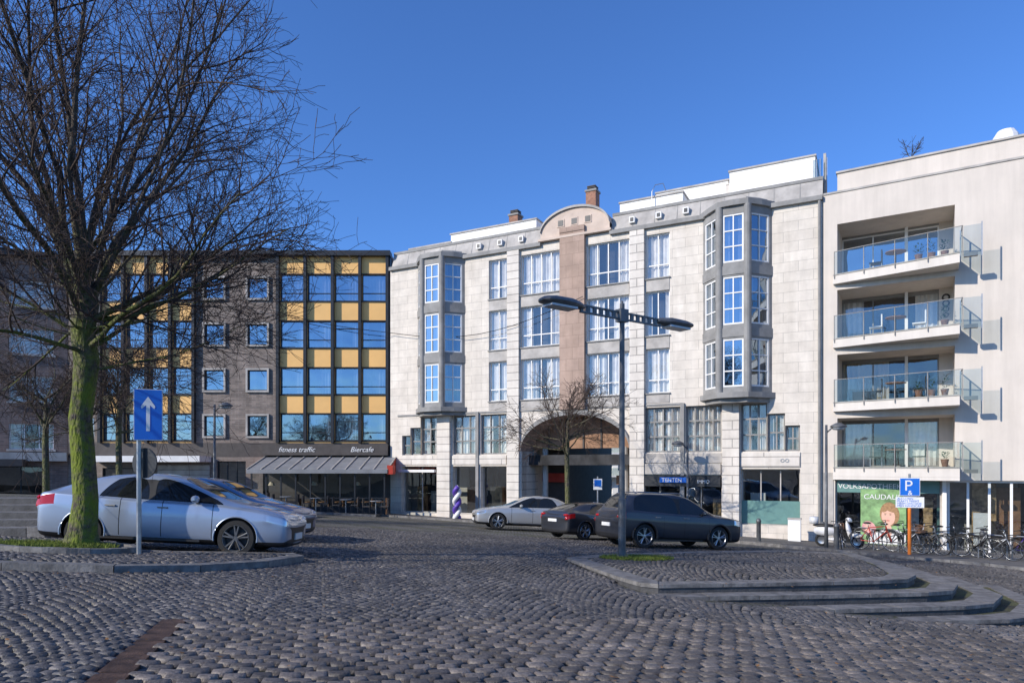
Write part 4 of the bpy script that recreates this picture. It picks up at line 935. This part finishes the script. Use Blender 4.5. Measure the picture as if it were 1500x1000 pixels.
# ------------------------------------------------------------------ street furniture
def street_lamp():
    x, y = 2.45, 15.2; z0 = z1(x, y); mb = MB(); top = 5.25
    mb.tube([(x, y, z0-.1), (x, y, z0+1.3), (x, y, z0+1.32), (x, y, top)], [.085, .085, .065, .055], 14, 'lampgrey')
    mb.tube([(x, y, z0-.02), (x, y, z0+.05)], .14, 14, 'lampgrey')
    d = Vector((3.27, 2.4, 0)).normalized(); fr = (x, y, d.x, d.y); zb = 4.98
    a0, a1 = -1.25, 1.25
    mb.box(fr, a0, a1, -.03, .03, zb-.09, zb-.055, 'lampgrey'); mb.box(fr, a0, a1, -.03, .03, zb+.055, zb+.09, 'lampgrey')
    a = a0
    while a < a1-.01:
        mb.box(fr, a, a+.08, -.026, .026, zb-.055, zb+.055, 'lampgrey'); a += .19
    mb.box(fr, -.12, .12, -.09, .09, zb-.14, zb+.14, 'lampgrey')
    for s in (-1, 1):
        secs = [(1.15, .06, .06), (1.3, .14, .10), (1.55, .23, .13), (2.0, .25, .12), (2.22, .20, .085), (2.32, .08, .03)]
        vs = []; n = 12
        for a, w, h in secs:
            for j in range(n):
                t = 2*math.pi*j/n; P = pt(fr, s*a, w*math.cos(t), zb+.03+h*math.sin(t)*(1 if math.sin(t) > 0 else .65)); vs.append(P)
        fs = [(i*n+j, i*n+(j+1) % n, (i+1)*n+(j+1) % n, (i+1)*n+j) for i in range(len(secs)-1) for j in range(n)]+[tuple(range(n)), tuple((len(secs)-1)*n+j for j in range(n))]
        mb.mesh(vs, fs, 'lampgrey')
        a0_, a1_ = sorted((s*1.45, s*2.15)); mb.box(fr, a0_, a1_, -.16, .16, zb-.075, zb-.03, 'lampglass')
    mb.tube([(x, y, top), (x, y, top+.06)], .03, 8, 'lampgrey')
    mb.build('street_lamp', smooth=False)
street_lamp()
def lamp_small(x, y, h, side=1):
    z0 = g(x, y); mb = MB(); mb.tube([(x, y, z0-.1), (x, y, z0+.9), (x, y, z0+h)], [.08, .06, .045], 10, 'lampgrey')
    mb.tube([(x, y, z0+h-.3), (x+.2*side, y, z0+h-.12), (x+.45*side, y, z0+h-.05)], .03, 8, 'lampgrey')
    mb.lathe([(0, .14), (.1, .12), (.26, .03), (.3, -.02), (.24, -.05)], (x+.45*side, y, z0+h-.05), (0, 0, 1), 16, 'lampgrey')
    mb.lathe([(.24, -.05), (.18, -.13), (0, -.15)], (x+.45*side, y, z0+h-.05), (0, 0, 1), 16, 'lampglass'); mb.build('street_lamp', smooth=True)
lamp_small(11.6, 25.2, 4.6); lamp_small(-12.2, 28, 4.6); lamp_small(8.1, 31.5, 4.3, -1)
x, y = -6.12, 11.2; z0 = lz(x, y); mb = MB(); mb.tube([(x, y, z0-.1), (x, y, 2.9)], .038, 10, 'steel')
d = Vector((.93, .36)).normalized(); fr = (x+.16, y-.02, d.x, d.y)
mb.box(fr, -.2, .22, -.075, -.06, 2.05, 2.88, 'white'); mb.box(fr, -.19, .21, -.079, -.0755, 2.06, 2.87, 'blue'); mb.box(fr, -.2, .22, -.059, -.045, 2.05, 2.88, 'steel')
mb.poly([pt(fr, a, -.083, z) for a, z in ((-.018, 2.2), (.038, 2.2), (.038, 2.62), (.10, 2.56), (.115, 2.60), (.01, 2.76), (-.095, 2.60), (-.08, 2.56), (-.018, 2.62))], 'white')
for z in (2.25, 2.7): mb.box(fr, -.22, -.1, -.05, .05, z-.015, z+.015, 'steel')
mb.lathe([(0, 0), (.25, 0), (.25, .02), (0, .02)], (x+.06, y+.05, 1.68), (.3, 1, 0), 28, 'dark')
mb.build('one_way_traffic_sign')
x, y = 13.45, 23.1; z0 = g(x, y)+.1; mb = MB(); mb.tube([(x, y, z0-.1), (x, y, .72)], .055, 10, 'orangepole'); mb.tube([(x, y, .72), (x, y, 1.4)], .04, 10, 'steel')
d = Vector((.9, -.38)).normalized(); fr = (x, y, d.x, d.y)
mb.box(fr, -.3, .3, -.075, -.06, .66, 1.26, 'white'); mb.box(fr, -.285, .285, -.08, -.0755, .675, 1.245, 'blue')
mb.box(fr, -.42, .42, -.075, -.06, .26, .62, 'yellowcase'); mb.box(fr, -.2, .2, -.059, -.04, .3, 1.2, 'steel')
ps = mb.build('parking_sign'); rz = math.atan2(d.y, d.x)
def stext(body, size, a, z, k, dd=-.082):
    P = pt(fr, a, dd, z); text(ps, body, size, P[0], P[1], z, k, rz, .002)
stext('P', .5, -.17, .84, 'white'); stext('&', .22, -.06, .69, 'white')
for i, s_ in enumerate(('ALS U MIJN', 'PLAATS NEEMT', 'NEEM DAN OOK', 'MIJN HANDICAP')): stext(s_, .095, -.37, .53-i*.08, 'blue', -.078)
x, y = 3.95, 31.5; mb = MB(); mb.tube([(x, y, g(x, y)), (x, y, 1.2)], .035, 8, 'steel'); mb.box((x, y, 1, 0), -.2, .2, -.06, -.045, .6, 1.1, 'white'); mb.box((x, y, 1, 0), -.16, .16, -.065, -.061, .75, 1.05, 'blue'); mb.build('information_sign')
for bx_, by_ in ((9.9, 27.4), (12.1, 26.6), (16.2, 23.5), (11.55, 24.3)):
    mb = MB(); z0 = g(bx_, by_)+.1; mb.lathe([(.09, -.1), (.085, .75), (.10, .76), (.10, .82), (.06, .9), (0, .92)], (bx_, by_, z0), (0, 0, 1), 14, 'lampgrey'); mb.build('bollard', smooth=True)
mb = MB(); x, y = 11.8, 29.2; mb.box((x, y, .89, -.46), 0, .5, 0, .35, g(x, y), g(x, y)+1.0, 'yellowcase'); mb.box((x, y, .89, -.46), -.02, .52, -.02, .37, g(x, y)+1.0, g(x, y)+1.06, 'greylt'); mb.build('utility_cabinet')
mb = MB(); x, y = -3.0, 37.2; z0 = g(x, y)
for s in range(2):
    pts = [(x+.13*math.cos(t*2.2+s*math.pi), y+.13*math.sin(t*2.2+s*math.pi), z0+.05+t*.34) for t in [i*.25 for i in range(22)]]
    mb.tube(pts, .13, 8, 'purple' if s == 0 else 'white')
mb.build('advertising_column', smooth=True)
def bike_mesh(col, seed):
    p = MB(); Rw = .34; wb = 1.05
    for wx in (0, wb):
        p.lathe([(Rw-.018, -.016), (Rw, -.01), (Rw, .01), (Rw-.018, .016)], (wx, 0, Rw), (0, 1, 0), 32, 'tire', closed=True)
        p.lathe([(Rw-.03, -.01), (Rw-.018, -.012), (Rw-.018, .012), (Rw-.03, .01)], (wx, 0, Rw), (0, 1, 0), 32, 'rim', closed=True)
        for q in range(14):
            t = 2*math.pi*q/14; p.tube([(wx, .02*(-1)**q, Rw), (wx+(Rw-.02)*math.cos(t), 0, Rw+(Rw-.02)*math.sin(t))], .0025, 3, 'rim', cap=False)
        pts = [(wx+(Rw+.03)*math.cos(t), 0, Rw+(Rw+.03)*math.sin(t)) for t in [math.radians(20+150*i/10) for i in range(11)]]; p.tube(pts, .02, 5, 'black')
        p.tube([(wx, -.05, Rw), (wx, .05, Rw)], .025, 8, 'rim')
    bb = (.45, 0, .3); st = (.30, 0, .80); hd = (.86, 0, .88); hb = (.90, 0, .72)
    for a, b, r_ in ((bb, st, .018), (st, hd, .017) if seed % 2 else ((.38, 0, .5), hb, .017), (bb, hb, .02), (hd, hb, .022), (bb, (0, .04, Rw), .012), (bb, (0, -.04, Rw), .012), (st, (0, .04, Rw), .010), (st, (0, -.04, Rw), .010), (hb, (wb, .05, Rw), .014), (hb, (wb, -.05, Rw), .014)):
        p.tube([a, b], r_, 6, col)
    p.tube([st, (.27, 0, .95)], .014, 6, 'rim'); p.ell((.25, 0, .97), (.14, .08, .035), 'black', 10)
    p.tube([hd, (.84, 0, 1.02)], .014, 6, 'rim'); p.tube([(.66, -.28, 1.03), (.80, -.24, 1.06), (.86, 0, 1.03), (.80, .24, 1.06), (.66, .28, 1.03)], .013, 6, 'black')
    p.lathe([(.09, -.004), (.09, .004)], (bb[0], .05, bb[2]), (0, 1, 0), 18, 'dark'); p.tube([(.45, .06, .3), (.55, .06, .16)], .01, 5, 'dark'); p.tube([(.45, -.06, .3), (.35, -.06, .44)], .01, 5, 'dark')
    p.box(F0, -.22, .2, -.06, .06, .74, .755, 'black'); p.tube([(-.1, .05, .74), (0, .05, Rw)], .006, 4, 'black'); p.tube([(-.1, -.05, .74), (0, -.05, Rw)], .006, 4, 'black')
    if seed % 3 == 0:
        for z in (.8, .88, .96): p.tube([(.95, -.16, z), (1.2, -.16, z), (1.2, .16, z), (.95, .16, z), (.95, -.16, z)], .006, 4, 'wood')
        p.box(F0, .95, 1.2, -.16, .16, .76, .79, 'wood')
        for q in range(6): p.tube([(.95+.05*q, -.16, .78), (.95+.05*q, -.16, .96)], .005, 4, 'wood'); p.tube([(.95+.05*q, .16, .78), (.95+.05*q, .16, .96)], .005, 4, 'wood')
    p.tube([(.45, .0, .28), (.35, .18, .0)], .01, 4, 'rim')
    return p
cols_ = ['dark', 'red', 'black', 'steel', 'lampgrey', 'black', 'white', 'dark', 'steel', 'black', 'purple']
for i in range(11):
    t = i/10.; x = 12.35+4.3*t+R.uniform(-.1, .1); y = 25.3-2.6*t+R.uniform(-.15, .15); a = math.radians(R.choice([-50, -65, -58, -40, 120])+R.uniform(-10, 10))
    if i == 10: a = math.radians(-15)
    if i == 0: a = math.radians(-120)
    lean = math.radians(R.uniform(4, 9))
    bike_mesh(cols_[i], i).build('bicycle', Matrix.Translation((x, y, g(x, y)+.1)) @ Matrix.Rotation(a, 4, 'Z') @ Matrix.Rotation(lean, 4, 'X'), smooth=True)
mb = MB()
for i in range(7):
    t = i/6.; x = 12.7+4.*t; y = 25.3-2.5*t; z = g(x, y)+.08
    mb.tube([(x, y, z), (x, y, z+.7), (x+.1, y-.1, z+.8), (x+.3, y-.45, z+.8), (x+.4, y-.55, z+.7), (x+.4, y-.55, z)], .022, 6, 'steel')
mb.build('bicycle_rack')
p = MB(); Rw = .24
for wx in (0, 1.22):
    p.lathe([(Rw*.6, -.05), (Rw*.93, -.055), (Rw, -.02), (Rw, .02), (Rw*.93, .055), (Rw*.6, .05)], (wx, 0, Rw), (0, 1, 0), 26, 'tire', closed=True); p.lathe([(Rw*.62, .04), (Rw*.3, .02), (0, .02)], (wx, 0, Rw), (0, 1, 0), 20, 'rim'); p.lathe([(Rw*.62, -.04), (Rw*.3, -.02), (0, -.02)], (wx, 0, Rw), (0, 1, 0), 20, 'rim')
p.ell((.12, 0, .58), (.42, .17, .20), 'white', 16); p.ell((.5, 0, .28), (.35, .15, .07), 'white', 14); p.ell((.95, 0, .62), (.09, .2, .36), 'white', 16, Matrix.Rotation(-.25, 3, 'Y')); p.ell((1.2, 0, .46), (.24, .08, .09), 'white', 12)
p.ell((.1, 0, .79), (.42, .14, .07), 'black', 14); p.tube([(1.22, 0, .24), (.95, 0, .9), (.9, 0, 1.02)], .03, 8, 'black'); p.ell((.93, 0, 1.03), (.11, .13, .09), 'white', 12); p.tube([(.84, -.34, 1.08), (.92, 0, 1.05), (.84, .34, 1.08)], .018, 6, 'black')
p.ell((1.02, 0, 1.0), (.04, .08, .06), 'headlight', 10)
for s in (-1, 1): p.tube([(.92, s*.2, 1.08), (.9, s*.28, 1.25)], .008, 5, 'black'); p.ell((.9, s*.3, 1.28), (.02, .06, .04), 'black', 8)
p.box(F0, -.4, -.12, -.15, .15, .85, 1.1, 'white')
p.build('motor_scooter', Matrix.Translation((11.75, 25.9, g(12.1, 25.6)+.1)) @ Matrix.Rotation(math.radians(-35), 4, 'Z') @ Matrix.Rotation(.06, 4, 'X'), smooth=True)
mb = MB(); a = Vector((-7.3, 40.4, 9.6)); b = Vector((3.6, 34.7, 10.3)); mb.tube([a.lerp(b, i/12)-Vector((0, 0, 1.0*math.sin(math.pi*i/12))) for i in range(13)], .018, 4, 'black'); mb.build('overhead_cable')
mb = MB(); a = Vector((-16, 40.5, 11.5)); b = Vector((-7.3, 40.4, 9.6)); mb.tube([a.lerp(b, i/12)-Vector((0, 0, .3*math.sin(math.pi*i/12))) for i in range(13)], .018, 4, 'black'); mb.build('overhead_cable')
tree('roof_shrub', 16.9, 28.9, 14.55, dict(pts=[(0, 0, -.1), (0, 0, .2)], r=[.03, .02], limbs=[(.1, i*60, 55, .9, .014) for i in range(7)]), [dict(seg=4, wig=.15, up=.05, sides=4, L=(.7, .9)), dict(n=7, seg=3, wig=.2, up=0, sides=3, L=(.2, .5), ang=(25, 60), r=.012, rmin=.008)], 9, 'bark2')

# ------------------------------------------------------------------ light
AZ, EL = math.radians(60), math.radians(27)
d = Vector((math.sin(AZ)*math.cos(EL), math.cos(AZ)*math.cos(EL), -math.sin(EL)))
sl = bpy.data.lights.new('sun', 'SUN'); sl.energy = 4.9; sl.angle = math.radians(.5); sl.color = (1, .92, .81)
so = bpy.data.objects.new('sun', sl); so.rotation_euler = d.to_track_quat('-Z', 'Y').to_euler(); so.location = (-20, -20, 40); scene.collection.objects.link(so)
w = bpy.data.worlds.new('World'); scene.world = w; w.use_nodes = True; n = w.node_tree.nodes; l = w.node_tree.links
sk = n.new('ShaderNodeTexSky'); sk.sky_type = 'NISHITA'; sk.sun_disc = False; sk.sun_elevation = EL; sk.sun_rotation = AZ+math.pi
sk.air_density = 1.0; sk.dust_density = .3; sk.ozone_density = 3.0
tn = n.new('ShaderNodeMixRGB'); tn.blend_type = 'MULTIPLY'; tn.inputs[0].default_value = 1; tn.inputs[2].default_value = (.62, .98, 1.55, 1)
l.new(sk.outputs[0], tn.inputs[1]); l.new(tn.outputs[0], n['Background'].inputs['Color']); n['Background'].inputs['Strength'].default_value = .135
scene.view_settings.view_transform = 'Standard'; scene.view_settings.look = 'None'; scene.view_settings.exposure = 0
cam = bpy.data.cameras.new('camera'); cam.lens = 24; cam.sensor_width = 36; cam.shift_y = 185/1500; cam.clip_end = 3000; cam.clip_start = .05
co = bpy.data.objects.new('camera', cam); co.location = (0, 0, EYE); co.rotation_euler = (math.pi/2, 0, 0); scene.collection.objects.link(co); scene.camera = co
